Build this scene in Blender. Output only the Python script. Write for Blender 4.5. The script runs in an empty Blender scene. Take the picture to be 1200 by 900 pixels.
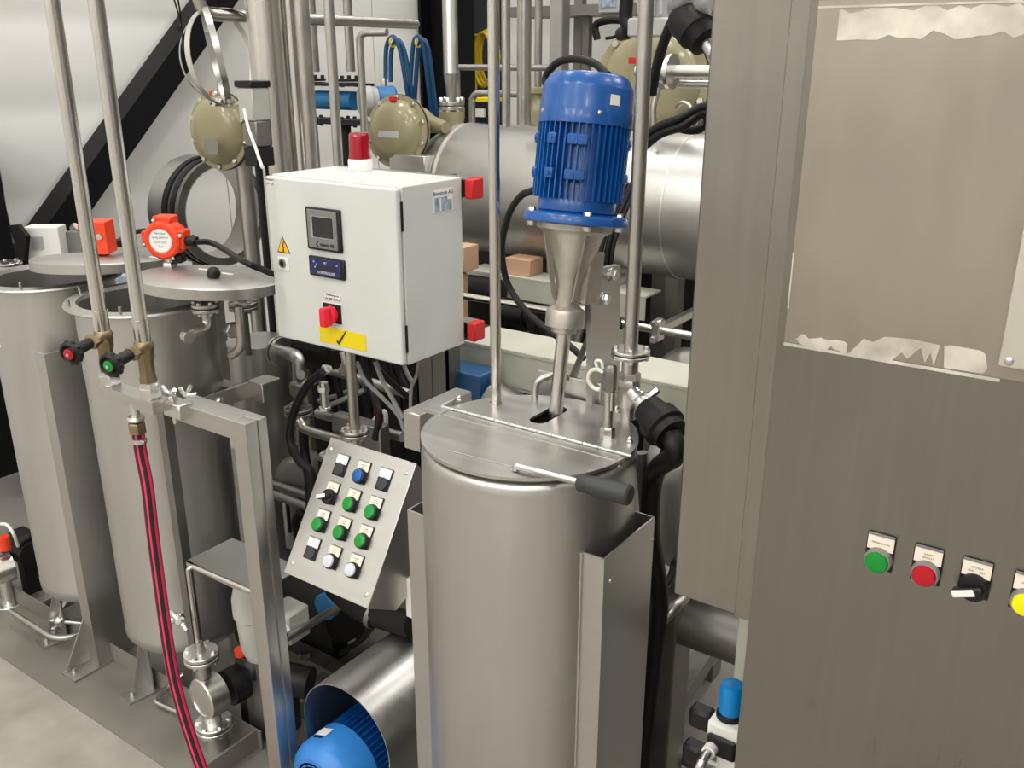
import bpy, bmesh, math, random
from mathutils import Vector, Matrix
V = Vector
random.seed(4)
SC = bpy.context.scene
COL = SC.collection
# ---------------------------------------------------------------- camera, world, light, exposure
cam = bpy.data.cameras.new('camera'); cam.sensor_width = 36.0; cam.sensor_fit = 'HORIZONTAL'
cam.lens = 36.0 * 1080 / 1200
cam.clip_start = 0.05
camo = bpy.data.objects.new('camera', cam); COL.objects.link(camo)
camo.location = (0, 0, 1.65)
camo.rotation_euler = (math.radians(90 - 19.4), 0, math.radians(35))
SC.camera = camo
W_ = bpy.data.worlds.new('world'); SC.world = W_; W_.use_nodes = True
W_.node_tree.nodes['Background'].inputs[0].default_value = (0.9, 0.95, 1.0, 1)
W_.node_tree.nodes['Background'].inputs[1].default_value = 0.3
SC.view_settings.view_transform = 'Standard'; SC.view_settings.look = 'None'
SC.view_settings.gamma = 1; SC.view_settings.use_curve_mapping = False
SC.view_settings.exposure = 0.0
LAMP_W = 47.0
LAMPS = [(x, y) for x in (-2.9, -0.9, 1.1, 3.6) for y in (-4.3, -1.1, 2.2, 5.2)]
LAMP_Z = 5.0
for (x, y) in LAMPS:
    l = bpy.data.lights.new('ceiling_light', 'AREA'); l.shape = 'RECTANGLE'; l.size = 0.32; l.size_y = 1.5
    l.energy = LAMP_W * (1.7 if y < -4 else 1.0); l.color = (1.0, 0.98, 0.945)  # unseen row by the front wall boosted, an added wash for steel to reflect
    lo = bpy.data.objects.new('ceiling_light', l); COL.objects.link(lo); lo.location = (x, y, LAMP_Z)

# ---------------------------------------------------------------- materials
def mat(name, col, rough=0.5, metal=0.0, var=0.0, scale=(6, 6, 6), bump=0.0, rvar=0.0, blotch=0.0, coat=0.0,
        trans=0.0, emit=0.0, col2=None, spec=None):
    m = bpy.data.materials.new(name); m.use_nodes = True
    nt = m.node_tree; b = nt.nodes['Principled BSDF']; L = nt.links.new
    c = (col[0], col[1], col[2], 1)
    b.inputs['Base Color'].default_value = c
    b.inputs['Roughness'].default_value = rough
    b.inputs['Metallic'].default_value = metal
    if spec is not None: b.inputs['Specular IOR Level'].default_value = spec
    if coat: b.inputs['Coat Weight'].default_value = coat; b.inputs['Coat Roughness'].default_value = 0.12
    if trans: b.inputs['Transmission Weight'].default_value = trans
    if emit: b.inputs['Emission Color'].default_value = c; b.inputs['Emission Strength'].default_value = emit
    if var or bump or rvar or blotch:
        tc = nt.nodes.new('ShaderNodeTexCoord'); mp = nt.nodes.new('ShaderNodeMapping')
        mp.inputs['Scale'].default_value = scale; L(tc.outputs['Object'], mp.inputs['Vector'])
        nz = nt.nodes.new('ShaderNodeTexNoise'); nz.inputs['Scale'].default_value = 1.0
        nz.inputs['Detail'].default_value = 5; L(mp.outputs[0], nz.inputs['Vector'])
        src = nz.outputs['Fac']
        if blotch:
            n2 = nt.nodes.new('ShaderNodeTexNoise'); n2.inputs['Scale'].default_value = 5.0
            n2.inputs['Detail'].default_value = 3; L(tc.outputs['Object'], n2.inputs['Vector'])
            mx = nt.nodes.new('ShaderNodeMix'); mx.data_type = 'FLOAT'; mx.inputs[0].default_value = blotch
            L(src, mx.inputs[2]); L(n2.outputs['Fac'], mx.inputs[3]); src = mx.outputs[0]
        if var:
            r = nt.nodes.new('ShaderNodeMix'); r.data_type = 'RGBA'
            k1 = [max(0, q * (1 - var)) for q in col]; k2 = col2 or [min(1, q * (1 + var)) for q in col]
            mr = nt.nodes.new('ShaderNodeMapRange'); mr.inputs[1].default_value = 0.3; mr.inputs[2].default_value = 0.7
            L(src, mr.inputs[0]); L(mr.outputs[0], r.inputs[0])
            r.inputs[6].default_value = (*k1, 1); r.inputs[7].default_value = (*k2, 1)
            L(r.outputs[2], b.inputs['Base Color'])
        if rvar:
            mr = nt.nodes.new('ShaderNodeMapRange'); mr.inputs[1].default_value = 0.3; mr.inputs[2].default_value = 0.7
            mr.inputs[3].default_value = max(0.05, rough - rvar); mr.inputs[4].default_value = min(1, rough + rvar)
            L(src, mr.inputs[0]); L(mr.outputs[0], b.inputs['Roughness'])
        if bump:
            bp = nt.nodes.new('ShaderNodeBump'); bp.inputs['Strength'].default_value = bump
            bp.inputs['Distance'].default_value = 0.002
            L(nz.outputs['Fac'], bp.inputs['Height']); L(bp.outputs[0], b.inputs['Normal'])
    return m
STEEL = mat('satin_stainless_steel', (0.515, 0.507, 0.486), 0.42, 1, var=0.05, scale=(60, 60, 4), rvar=0.07, blotch=0.5)
PLATE = mat('brushed_stainless_plate', (0.545, 0.535, 0.512), 0.37, 1, var=0.05, scale=(5, 90, 90), rvar=0.06, blotch=0.4)
CABS = mat('brushed_cabinet_steel', (0.315, 0.296, 0.266), 0.33, 1, var=0.07, scale=(90, 90, 4), rvar=0.06, blotch=0.55)
POL = mat('polished_stainless_tube', (0.66, 0.64, 0.60), 0.2, 1, var=0.05, scale=(30, 30, 4), rvar=0.05)
PIPE = mat('dull_stainless_pipe', (0.50, 0.485, 0.455), 0.36, 1, var=0.08, scale=(20, 20, 20), rvar=0.08, blotch=0.4)
DARKS = mat('stained_frame_steel', (0.27, 0.258, 0.24), 0.5, 1, var=0.14, scale=(14, 14, 14), rvar=0.1, blotch=0.5)
CAST = mat('cast_steel_lantern', (0.50, 0.47, 0.42), 0.48, 1, var=0.06, scale=(80, 80, 80), bump=0.15)
TRAY = mat('dull_tray_steel', (0.27, 0.255, 0.228), 0.5, 0.5, var=0.14, scale=(8, 8, 8), rvar=0.1, blotch=0.6)
BOLT = mat('zinc_bolt_steel', (0.7, 0.69, 0.66), 0.28, 1)
BRASS = mat('aged_brass', (0.29, 0.225, 0.14), 0.42, 1, var=0.15, scale=(40, 40, 40))
WHITE = mat('light_grey_powder_coat', (0.64, 0.655, 0.625), 0.4, 0, var=0.015, scale=(9, 9, 9))
PUREW = mat('white_plastic', (0.82, 0.81, 0.77), 0.45)
PAPER = mat('white_label_film', (0.85, 0.83, 0.78), 0.5)
IVORY = mat('ivory_legend_insert', (0.86, 0.76, 0.65), 0.5)
BLUE = mat('blue_motor_paint', (0.003, 0.078, 0.31), 0.3, 0, var=0.1, scale=(20, 20, 20), coat=0.15)
LBLUE = mat('bright_blue_motor_paint', (0.03, 0.21, 0.60), 0.38, 0, var=0.08, scale=(20, 20, 20))
TBLUE = mat('blue_transmitter_paint', (0.02, 0.17, 0.40), 0.4)
SKY = mat('bright_blue_plastic', (0.0, 0.24, 0.66), 0.35)
CBLUE = mat('blue_cable_sheath', (0.01, 0.075, 0.19), 0.38)
BLACK = mat('black_plastic', (0.008, 0.008, 0.009), 0.42, spec=0.35)
RUB = mat('black_rubber', (0.008, 0.008, 0.008), 0.5, spec=0.3)
ANTH = mat('dark_grey_grip', (0.028, 0.03, 0.034), 0.5)
BLKP = mat('black_painted_steel', (0.005, 0.005, 0.006), 0.5, spec=0.2)
ORANGE = mat('orange_red_housing', (0.80, 0.055, 0.012), 0.42)
RED = mat('red_plastic', (0.62, 0.018, 0.02), 0.4)
KRED = mat('bright_red_knob', (0.85, 0.012, 0.045), 0.4)
LENS = mat('red_beacon_lens', (0.30, 0.0, 0.01), 0.12, 0, coat=0.5)
YEL = mat('yellow_sticker', (0.85, 0.66, 0.0), 0.5)
SIGNY = mat('warning_yellow', (0.90, 0.50, 0.0), 0.5)
YBTN = mat('yellow_button_cap', (0.90, 0.76, 0.0), 0.35)
GREEN = mat('green_button_cap', (0.0, 0.23, 0.025), 0.32)
DRED = mat('red_button_cap', (0.42, 0.0, 0.012), 0.3)
BBTN = mat('blue_button_cap', (0.0, 0.09, 0.30), 0.32)
GREYB = mat('pale_grey_button_cap', (0.58, 0.60, 0.66), 0.35)
NAVY = mat('navy_controller_face', (0.012, 0.015, 0.10), 0.4)
GREYP = mat('grey_plastic_bezel', (0.20, 0.20, 0.185), 0.4)
SCRN = mat('dark_display_glass', (0.012, 0.013, 0.014), 0.12)
LEGT = mat('faded_legend_print', (0.22, 0.17, 0.12), 0.6)
LETT = mat('dark_print', (0.03, 0.03, 0.03), 0.6)
LETB = mat('blue_print', (0.03, 0.10, 0.24), 0.6)
LETW = mat('white_print', (0.75, 0.76, 0.80), 0.6)
LOGO = mat('grey_blue_picture', (0.30, 0.38, 0.48), 0.5, var=0.5, scale=(60, 160, 60))
CREAM = mat('cream_painted_steel', (0.54, 0.54, 0.45), 0.42, 0, var=0.03, scale=(9, 9, 9))
OLIVE = mat('olive_enamel', (0.30, 0.265, 0.15), 0.3, 0, var=0.06, scale=(10, 10, 10), coat=0.3)
HOSEB = mat('black_hose_band', (0.02, 0.012, 0.014), 0.4)
PINK = mat('pink_red_hose_band', (0.72, 0.035, 0.115), 0.35)
PGREY = mat('pale_grey_pump_paint', (0.46, 0.46, 0.42), 0.45, 0, var=0.06, scale=(14, 14, 14))
CARD = mat('brown_cardboard', (0.55, 0.34, 0.22), 0.7)
YCAB = mat('yellow_cable', (0.75, 0.52, 0.02), 0.4)
GCAB = mat('grey_cable', (0.36, 0.36, 0.33), 0.45)
WCAB = mat('white_cable_tie', (0.72, 0.70, 0.60), 0.4)
WALLM = mat('white_sheet_cladding', (0.77, 0.765, 0.73), 0.42, 0, var=0.02, scale=(0.6, 0.6, 9))
CEILM = mat('grey_ceiling_sheet', (0.34, 0.34, 0.335), 0.6)
WALLG = mat('grey_hall_wall', (0.30, 0.29, 0.275), 0.6)
WALLB = mat('pale_hall_wall', (0.70, 0.69, 0.66), 0.6)
FLOORM = mat('trowelled_concrete', (0.34, 0.312, 0.27), 0.62, 0, var=0.3, scale=(7, 7, 7), bump=0.2, blotch=0.7)
TAPE = mat('tape_residue', (0.60, 0.565, 0.50), 0.6, 0.55, var=0.4, scale=(26, 26, 26), blotch=0.3, rvar=0.15)
COVER = mat('bright_cover_plate', (0.70, 0.67, 0.62), 0.45, 1)
CABF = mat('brushed_cabinet_dark_reflection', (0.258, 0.245, 0.222), 0.32, 1, var=0.07, scale=(90, 90, 4), rvar=0.06, blotch=0.55)  # same cabinet steel, with the dark floor reflection put into its colour
FILM = mat('cover_sheet_steel', (0.40, 0.365, 0.315), 0.4, 1, var=0.1, scale=(30, 30, 6), rvar=0.08, blotch=0.7)
DGREY = mat('anthracite_column_paint', (0.022, 0.024, 0.028), 0.55, spec=0.3)
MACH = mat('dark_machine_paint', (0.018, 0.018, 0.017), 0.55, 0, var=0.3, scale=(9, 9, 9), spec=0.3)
GREYW = mat('grey_trim_paint', (0.45, 0.45, 0.44), 0.5)
LAMPM = mat('lamp_housing', (0.8, 0.8, 0.8), 0.5)
GLASSM = mat('clear_polycarbonate', (0.7, 0.72, 0.72), 0.1, 0, trans=0.7)

# ---------------------------------------------------------------- mesh builder
def ortho(a):
    a = V(a).normalized()
    h = V((0, 0, 1)) if abs(a.z) < 0.9 else V((1, 0, 0))
    u = h.cross(a).normalized(); return a, u, a.cross(u)
class G:
    def __init__(s): s.bm = bmesh.new(); s.bev = False
    def face(s, vs):
        try: return s.bm.faces.new(vs)
        except ValueError: return None
    def box(s, a, b, bev=0.0, seg=1):
        lo = V([min(a[i], b[i]) for i in range(3)]); hi = V([max(a[i], b[i]) for i in range(3)])
        c = (lo + hi) / 2; d = hi - lo
        return s.obox(c, (1, 0, 0), (0, 1, 0), (0, 0, 1), d.x, d.y, d.z, bev, seg)
    def obox(s, c, u, v, w, du, dv, dw, bev=0.0, seg=1):
        c, u, v, w = V(c), V(u).normalized(), V(v).normalized(), V(w).normalized()
        vs = [s.bm.verts.new(c + u * du / 2 * i + v * dv / 2 * j + w * dw / 2 * k) for i in (-1, 1) for j in (-1, 1) for k in (-1, 1)]
        fs = [s.face([vs[i] for i in q]) for q in ((0, 1, 3, 2), (4, 6, 7, 5), (0, 4, 5, 1), (2, 3, 7, 6), (0, 2, 6, 4), (1, 5, 7, 3))]
        if bev:
            s.bev = True; es = list({e for f in fs for e in f.edges})
            bmesh.ops.bevel(s.bm, geom=es, offset=bev, segments=seg, affect='EDGES', profile=0.5)
        return s
    def bar(s, p, q, w, h, up=(0, 0, 1), bev=0.0):
        p, q = V(p), V(q); a = q - p; L = a.length; a.normalize()
        u = V(up).cross(a).normalized(); v = a.cross(u)
        return s.obox((p + q) / 2, u, v, a, w, h, L, bev)
    def lathe(s, p, axis, prof, n=28, closed=False, arc=1.0, start=0.0):
        a, u, v = ortho(axis); p = V(p); rings = []
        full = arc >= 0.999; m = n if full else n + 1
        for (r, t) in prof:
            if r < 1e-6: rings.append([s.bm.verts.new(p + a * t)])
            else: rings.append([s.bm.verts.new(p + a * t + (u * math.cos(start + 2 * math.pi * arc * i / n) + v * math.sin(start + 2 * math.pi * arc * i / n)) * r) for i in range(m)])
        pairs = list(zip(rings, rings[1:])) + ([(rings[-1], rings[0])] if closed else [])
        for A, B in pairs:
            for i in range(n):
                j = (i + 1) % m
                if len(A) == 1 and len(B) == 1: continue
                if len(A) == 1: s.face([A[0], B[j], B[i]])
                elif len(B) == 1: s.face([A[i], A[j], B[0]])
                else: s.face([A[i], A[j], B[j], B[i]])
        if not closed and full:
            if len(rings[0]) > 1: s.face(rings[0][::-1])
            if len(rings[-1]) > 1: s.face(rings[-1])
        return s
    def cyl(s, p, q, r, r2=None, n=20, bev=0.0):
        p, q = V(p), V(q); L = (q - p).length; r2 = r if r2 is None else r2
        if bev: pr = [(r - bev, 0), (r, bev), (r2, L - bev), (r2 - bev, L)]
        else: pr = [(r, 0), (r2, L)]
        return s.lathe(p, q - p, pr, n)
    def ring(s, p, axis, r0, r1, w, n=32):
        return s.lathe(p, axis, [(r0, 0), (r1, 0), (r1, w), (r0, w)], n, closed=True)
    def hexa(s, p, axis, r, h):
        return s.lathe(p, axis, [(r, 0), (r, h * 0.8), (r * 0.85, h)], 6)
    def tube(s, pts, r, bend=0.0, n=10, closed=False):
        pts = [V(q) for q in pts]
        if bend:
            out = [pts[0]]
            for a, b, c in zip(pts, pts[1:], pts[2:]):
                d1 = (a - b); d2 = (c - b); k = min(bend, d1.length * 0.49, d2.length * 0.49)
                A = b + d1.normalized() * k; C = b + d2.normalized() * k
                for i in range(7):
                    t = i / 6; out.append(A * (1 - t) ** 2 + b * 2 * t * (1 - t) + C * t * t)
            out.append(pts[-1]); pts = out
        rings = []; u = None
        for i, q in enumerate(pts):
            if closed: t = pts[(i + 1) % len(pts)] - pts[i - 1]
            else: t = pts[min(i + 1, len(pts) - 1)] - pts[max(i - 1, 0)]
            t.normalize()
            if u is None: _, u, _ = ortho(t)
            u = (u - t * u.dot(t)).normalized(); v = t.cross(u)
            rings.append([s.bm.verts.new(q + (u * math.cos(2 * math.pi * k / n) + v * math.sin(2 * math.pi * k / n)) * r) for k in range(n)])
        for A, B in list(zip(rings, rings[1:])) + ([(rings[-1], rings[0])] if closed else []):
            for k in range(n): s.face([A[k], A[(k + 1) % n], B[(k + 1) % n], B[k]])
        if not closed: s.face(rings[0][::-1]); s.face(rings[-1])
        return s
    def spline(s, pts, r, n=10, k=7):
        pts = [V(q) for q in pts]; P = [pts[0] * 2 - pts[1]] + pts + [pts[-1] * 2 - pts[-2]]; out = []
        for i in range(1, len(P) - 2):
            a, b, c, d = P[i - 1:i + 3]
            for j in range(k):
                t = j / k
                out.append(0.5 * (2 * b + (c - a) * t + (2 * a - 5 * b + 4 * c - d) * t * t + (3 * b - a - 3 * c + d) * t ** 3))
        out.append(pts[-1]); s.path = out
        return s.tube(out, r, 0, n)
    def prism(s, pts, vec):
        A = [s.bm.verts.new(V(q)) for q in pts]; B = [s.bm.verts.new(V(q) + V(vec)) for q in pts]
        s.face(A[::-1]); s.face(B); n = len(A)
        for i in range(n): s.face([A[i], A[(i + 1) % n], B[(i + 1) % n], B[i]])
        return s
    def ball(s, c, r, n=14, sq=1.0, axis=(0, 0, 1)):
        k = max(5, n // 2)
        return s.lathe(c, axis, [(r * math.sin(math.pi * i / k), -r * sq * math.cos(math.pi * i / k)) for i in range(k + 1)], n)
    def flange(s, c, axis, r, t=0.012, gap=0.0, bolts=0, br=0.006, bh=0.03, pcd=0.8):
        a, u, v = ortho(axis); c = V(c)
        s.cyl(c - a * t, c - a * gap / 2, r, n=28, bev=0.0015); s.cyl(c + a * gap / 2, c + a * t, r, n=28, bev=0.0015)
        for i in range(bolts):
            th = 2 * math.pi * (i + 0.3) / bolts; q = c + (u * math.cos(th) + v * math.sin(th)) * r * pcd
            s.hexa(q + a * t, a, br, bh / 2 - t if bh / 2 > t + 0.003 else 0.006); s.hexa(q - a * t, -a, br, 0.006)
        return s

ROOT = {}
def mesh_obj(name, g, m, origin, smooth=40):
    me = bpy.data.meshes.new(name)
    bmesh.ops.remove_doubles(g.bm, verts=g.bm.verts, dist=1e-6)
    bmesh.ops.recalc_face_normals(g.bm, faces=g.bm.faces)
    bmesh.ops.translate(g.bm, verts=g.bm.verts, vec=-V(origin))
    g.bm.to_mesh(me); g.bm.free()
    me.materials.append(m)
    me.polygons.foreach_set('use_smooth', [True] * len(me.polygons)); me.set_sharp_from_angle(angle=math.radians(smooth))
    o = bpy.data.objects.new(name, me); COL.objects.link(o)
    if g.bev: w = o.modifiers.new('weighted', 'WEIGHTED_NORMAL'); w.keep_sharp = True
    return o
def thing(name, label, cat, loc, group=None):
    o = bpy.data.objects.new(name, None); o.empty_display_size = 0.05; COL.objects.link(o)
    o.location = loc; o['label'] = label; o['category'] = cat
    if group: o['group'] = group
    ROOT[o] = V(loc); return o
def islands(bm, gap=0.0025):
    bm.verts.ensure_lookup_table(); seen = set(); out = []
    for v in bm.verts:
        if v.index in seen: continue
        st = [v]; seen.add(v.index); isl = []
        while st:
            q = st.pop(); isl.append(q)
            for e in q.link_edges:
                w = e.other_vert(q)
                if w.index not in seen: seen.add(w.index); st.append(w)
        out.append(isl)
    bb = [[set(x.index for x in i)] + [[min(x.co[k] for x in i) - gap for k in range(3)], [max(x.co[k] for x in i) + gap for k in range(3)]] for i in out]
    ch = True
    while ch:
        ch = False
        for i in range(len(bb)):
            for j in range(i + 1, len(bb)):
                if all(bb[i][1][k] <= bb[j][2][k] and bb[j][1][k] <= bb[i][2][k] for k in range(3)):
                    bb[i] = [bb[i][0] | bb[j][0], [min(p) for p in zip(bb[i][1], bb[j][1])], [max(p) for p in zip(bb[i][2], bb[j][2])]]
                    del bb[j]; ch = True; break
            if ch: break
    return [b[0] for b in bb]
SPLIT = {'bolt', 'flange_bolt', 'screw', 'mounting_boss', 'rivet', 'weld_band', 'stud', 'index_mark', 'tape_edge', 'rib', 'drain_screw', 'door_gasket', 'drain_tube', 'picture_highlights', 'key_symbols', 'tick', 'picture', 'bracket_bar'}
def part(par, name, g, m, label=None):
    if name in ('cooling_fins', 'grille'):
        o = mesh_obj(name, g, m, ROOT[par]); o.parent = par; ROOT[o] = ROOT[par]; o['kind'] = 'stuff'; return o
    if name in SPLIT:
        g.bm.verts.index_update(); cl = islands(g.bm)
        if 1 < len(cl) < 40:
            first = None
            for c in cl:
                h = G(); h.bm.free(); h.bm = g.bm.copy(); h.bev = g.bev; h.bm.verts.ensure_lookup_table()
                bmesh.ops.delete(h.bm, geom=[v for v in h.bm.verts if v.index not in c], context='VERTS')
                o = mesh_obj(name, h, m, ROOT[par]); o.parent = par; ROOT[o] = ROOT[par]
                if label: o['label'] = label
                first = first or o
            g.bm.free(); return first
    o = mesh_obj(name, g, m, ROOT[par]); o.parent = par; ROOT[o] = ROOT[par]
    if label: o['label'] = label
    return o
def solo(name, g, m, label, cat, group=None):
    cs = [v.co for v in g.bm.verts]
    org = V(((min(c.x for c in cs) + max(c.x for c in cs)) / 2, (min(c.y for c in cs) + max(c.y for c in cs)) / 2, min(c.z for c in cs)))
    o = mesh_obj(name, g, m, org); o.location = org; o['label'] = label; o['category'] = cat
    if group: o['group'] = group
    ROOT[o] = org; return o
def struct(name, g, m):
    o = mesh_obj(name, g, m, (0, 0, 0)); o['kind'] = 'structure'; ROOT[o] = V((0, 0, 0)); return o
def text(par, s, pos, u, v, size, m, name='lettering', align='CENTER'):
    c = bpy.data.curves.new('t', 'FONT'); c.body = s; c.size = size; c.align_x = align; c.align_y = 'CENTER'; c.extrude = 0.0002
    c.resolution_u = 2
    t = bpy.data.objects.new('t', c); COL.objects.link(t)
    dg = bpy.context.evaluated_depsgraph_get(); me = bpy.data.meshes.new_from_object(t.evaluated_get(dg))
    bpy.data.objects.remove(t); bpy.data.curves.remove(c)
    u, v = V(u).normalized(), V(v).normalized(); w = u.cross(v)
    M = Matrix((u, v, w)).transposed().to_4x4(); M.translation = V(pos) - ROOT[par]
    me.transform(M); me.materials.clear(); me.materials.append(m); me.name = name
    o = bpy.data.objects.new(name, me); COL.objects.link(o); o.parent = par; ROOT[o] = ROOT[par]; return o
ZUP = V((0, 0, 1)); XR = V((1, 0, 0)); YB = V((0, 1, 0))
def av(p, **k): return V((k.get('x', p[0]), k.get('y', p[1]), k.get('z', p[2])))

# ================================================================ the hall
g = G(); g.box((-4.2, -5, -0.1), (6, 10, 0)); struct('floor', g, FLOORM)
g = G(); g.box((-4.2, -5, 5.3), (6, 10, 5.4)); struct('ceiling', g, CEILM)
g = G(); g.box((6, -5, 0), (6.1, 10, 5.3)); struct('wall_right', g, WALLG)
g = G(); g.box((-4.2, -5.1, 0), (6.1, -5, 5.3)); struct('wall_front', g, WALLB)
g = G(); g.box((-4.2, 10, 0), (6.1, 10.1, 5.3)); struct('wall_back', g, WALLG)
g = G(); g.box((-4.2, -5, 0), (-4.06, 10, 5.3)); wl = struct('wall_left', g, WALLM)
wl_panel = None
for i in range(13):                                     # ribbed cladding sheets, each with its own edges
    y0 = -4.98 + i * 1.15 + 0.07
    if wl_panel is None:
        g = G(); pr = [(0, 0)]; z = 0.02; pts = []
        pts.append((-4.06, 0.0)); 
        while z < 5.2:
            pts += [(-4.0, z), (-4.0, z + 0.26), (-4.005, z + 0.285), (-4.005, z + 0.345), (-4.0, z + 0.37)]; z += 0.37
        pts.append((-4.06, z))
        g.prism([(x, 0, zz) for x, zz in pts], (0, 1.142, 0))
        wl_panel = part(wl, 'panel', g, WALLM); wl_panel.location.y = y0
    else:
        o = wl_panel.copy(); COL.objects.link(o); o.parent = wl; o.location.y = y0
for i, (x, y) in enumerate(LAMPS):
    t = thing('ceiling_lamp', 'long white unseen hall lamp under the ceiling', 'lamp', (x, y, 5.02), 'hall lamps')
    g = G(); g.box((x - 0.18, y - 0.77, 5.02), (x + 0.18, y + 0.77, 5.1), 0.01); part(t, 'housing', g, LAMPM)
    g = G(); g.cyl((x, y, 5.1), (x, y, 5.3), 0.01, n=8); part(t, 'hanger', g, LAMPM)
# black steel frame of the hall on the cladding
def quad_bar(p, q, w, d): return G().bar(p, q, w, d, up=(1, 0, 0))
b0 = V((-3.88,2.089,0.953)); b1 = V((-3.88,3.088,1.933)); bd = (b1 - b0).normalized()
g = quad_bar(b0 - bd * 1.0, b1 + bd * 1.3, 0.12, 0.14); struct('trim_1', g, BLKP)
c0 = (-3.86,4.787,1.495); c1 = (-3.86,4.981,1.491)
g = G(); yl = c0[1]
g.box((-3.99, yl - 0.10, 0), (-3.97, yl + 0.12, 5.3)); g.box((-3.97, yl, 0), (-3.74, yl + 0.02, 5.3)); g.box((-3.74, yl - 0.10, 0), (-3.72, yl + 0.12, 5.3))
struct('trim_2', g, BLKP)
g = G(); y2 = c1[1]; g.box((-3.99, yl + 0.13, 0), (-3.93, y2 + 0.55, 5.3)); struct('trim_3', g, DGREY)
g = G(); q = (-3.85,1.847,0.998); g.box((-3.98, q[1] - 0.25, 0), (-3.75, q[1] + 0.015, 1.42)); struct('trim_4', g, BLKP)

# ================================================================ big brushed cabinet on the right
YF = 1.0
t = thing('electrical_cabinet', 'large brushed stainless steel cabinet filling the right side', 'cabinet', (0.1, 1.3, 0))
g = G(); g.box((-0.331, 1.016, 0.0), (0.55, 1.6, 2.45), 0.003); part(t, 'body', g, CABS)
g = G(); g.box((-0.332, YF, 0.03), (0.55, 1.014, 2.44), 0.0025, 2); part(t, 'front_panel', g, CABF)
g = G(); g.box((-0.457, 1.045, 0.945), (-0.334, 1.5, 2.44), 0.003); part(t, 'side_housing', g, CABS)
g = G(); g.box((-0.3335, 1.0405, 0.946), (-0.3655, 1.046, 2.44), 0.001); part(t, 'fold_strip', g, CABS)
g = G(); g.box((-0.322, 0.9985, 1.348), (0.5, YF + 0.001, 1.706)); part(t, 'cover_sheet', g, FILM, 'browner thin sheet with taped edges')
def tape(pts, seed):
    g = G(); g.prism([(x, 0.9983, z) for x, z in pts], (0, -0.0006, 0)); return g
def ragged(x0, x1, z0, z1, seed, n=26, amp=0.004):
    r = random.Random(seed); top = [(x0 + (x1 - x0) * i / n, z1 - (r.random() ** 3) * amp) for i in range(n + 1)]
    bot = [(x0 + (x1 - x0) * i / n, z0 + (r.random() ** 3) * amp) for i in range(n + 1)]
    return top + bot[::-1]
part(t, 'tape_residue', tape(ragged(-0.300, 0.0, 1.668, 1.698, 1, 30, 0.008), 1), TAPE, 'pale torn tape strip along the top of the sheet')
part(t, 'tape_residue', tape(ragged(0.004, 0.4, 1.667, 1.698, 5, 30, 0.008), 5), TAPE)
part(t, 'tape_residue', tape(ragged(-0.312, -0.252, 1.347, 1.360, 2, 14, 0.007), 2), TAPE, 'pale torn tape piece at the lower left of the sheet')
part(t, 'tape_residue', tape([(-0.250, 1.347), (-0.205, 1.347), (-0.196, 1.358), (-0.190, 1.352), (-0.178, 1.366), (-0.172, 1.351), (-0.168, 1.363), (-0.163, 1.349), (-0.160, 1.372), (-0.185, 1.374), (-0.215, 1.372), (-0.226, 1.364), (-0.236, 1.366)], 3), TAPE, 'jagged pale tape piece along the lower edge')
part(t, 'tape_residue', tape([(-0.153, 1.349), (-0.116, 1.350), (-0.113, 1.356), (-0.117, 1.370), (-0.122, 1.373), (-0.150, 1.374), (-0.156, 1.372)], 4), TAPE, 'clean pale tape patch at the lower right of the sheet')
g = G(); g.box((-0.322, 0.9975, 1.344), (-0.100, 0.9992, 1.3475)); g.box((-0.322, 0.9978, 1.6985), (0.5, 0.9992, 1.7005)); g.box((-0.3223, 0.9978, 1.387), (-0.3205, 0.9992, 1.45)); part(t, 'tape_edge', g, TAPE)
g = G(); g.box((-0.1035, 0.985, 1.363), (0.45, 0.998, 1.85), 0.003, 2); part(t, 'hinged_cover', g, COVER, 'bright cover plate at the right edge')
g = G(); g.ball((-0.094, 0.985, 1.3705), 0.0045, 12, 0.5, (0, -1, 0)); part(t, 'rivet', g, BOLT)

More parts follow.
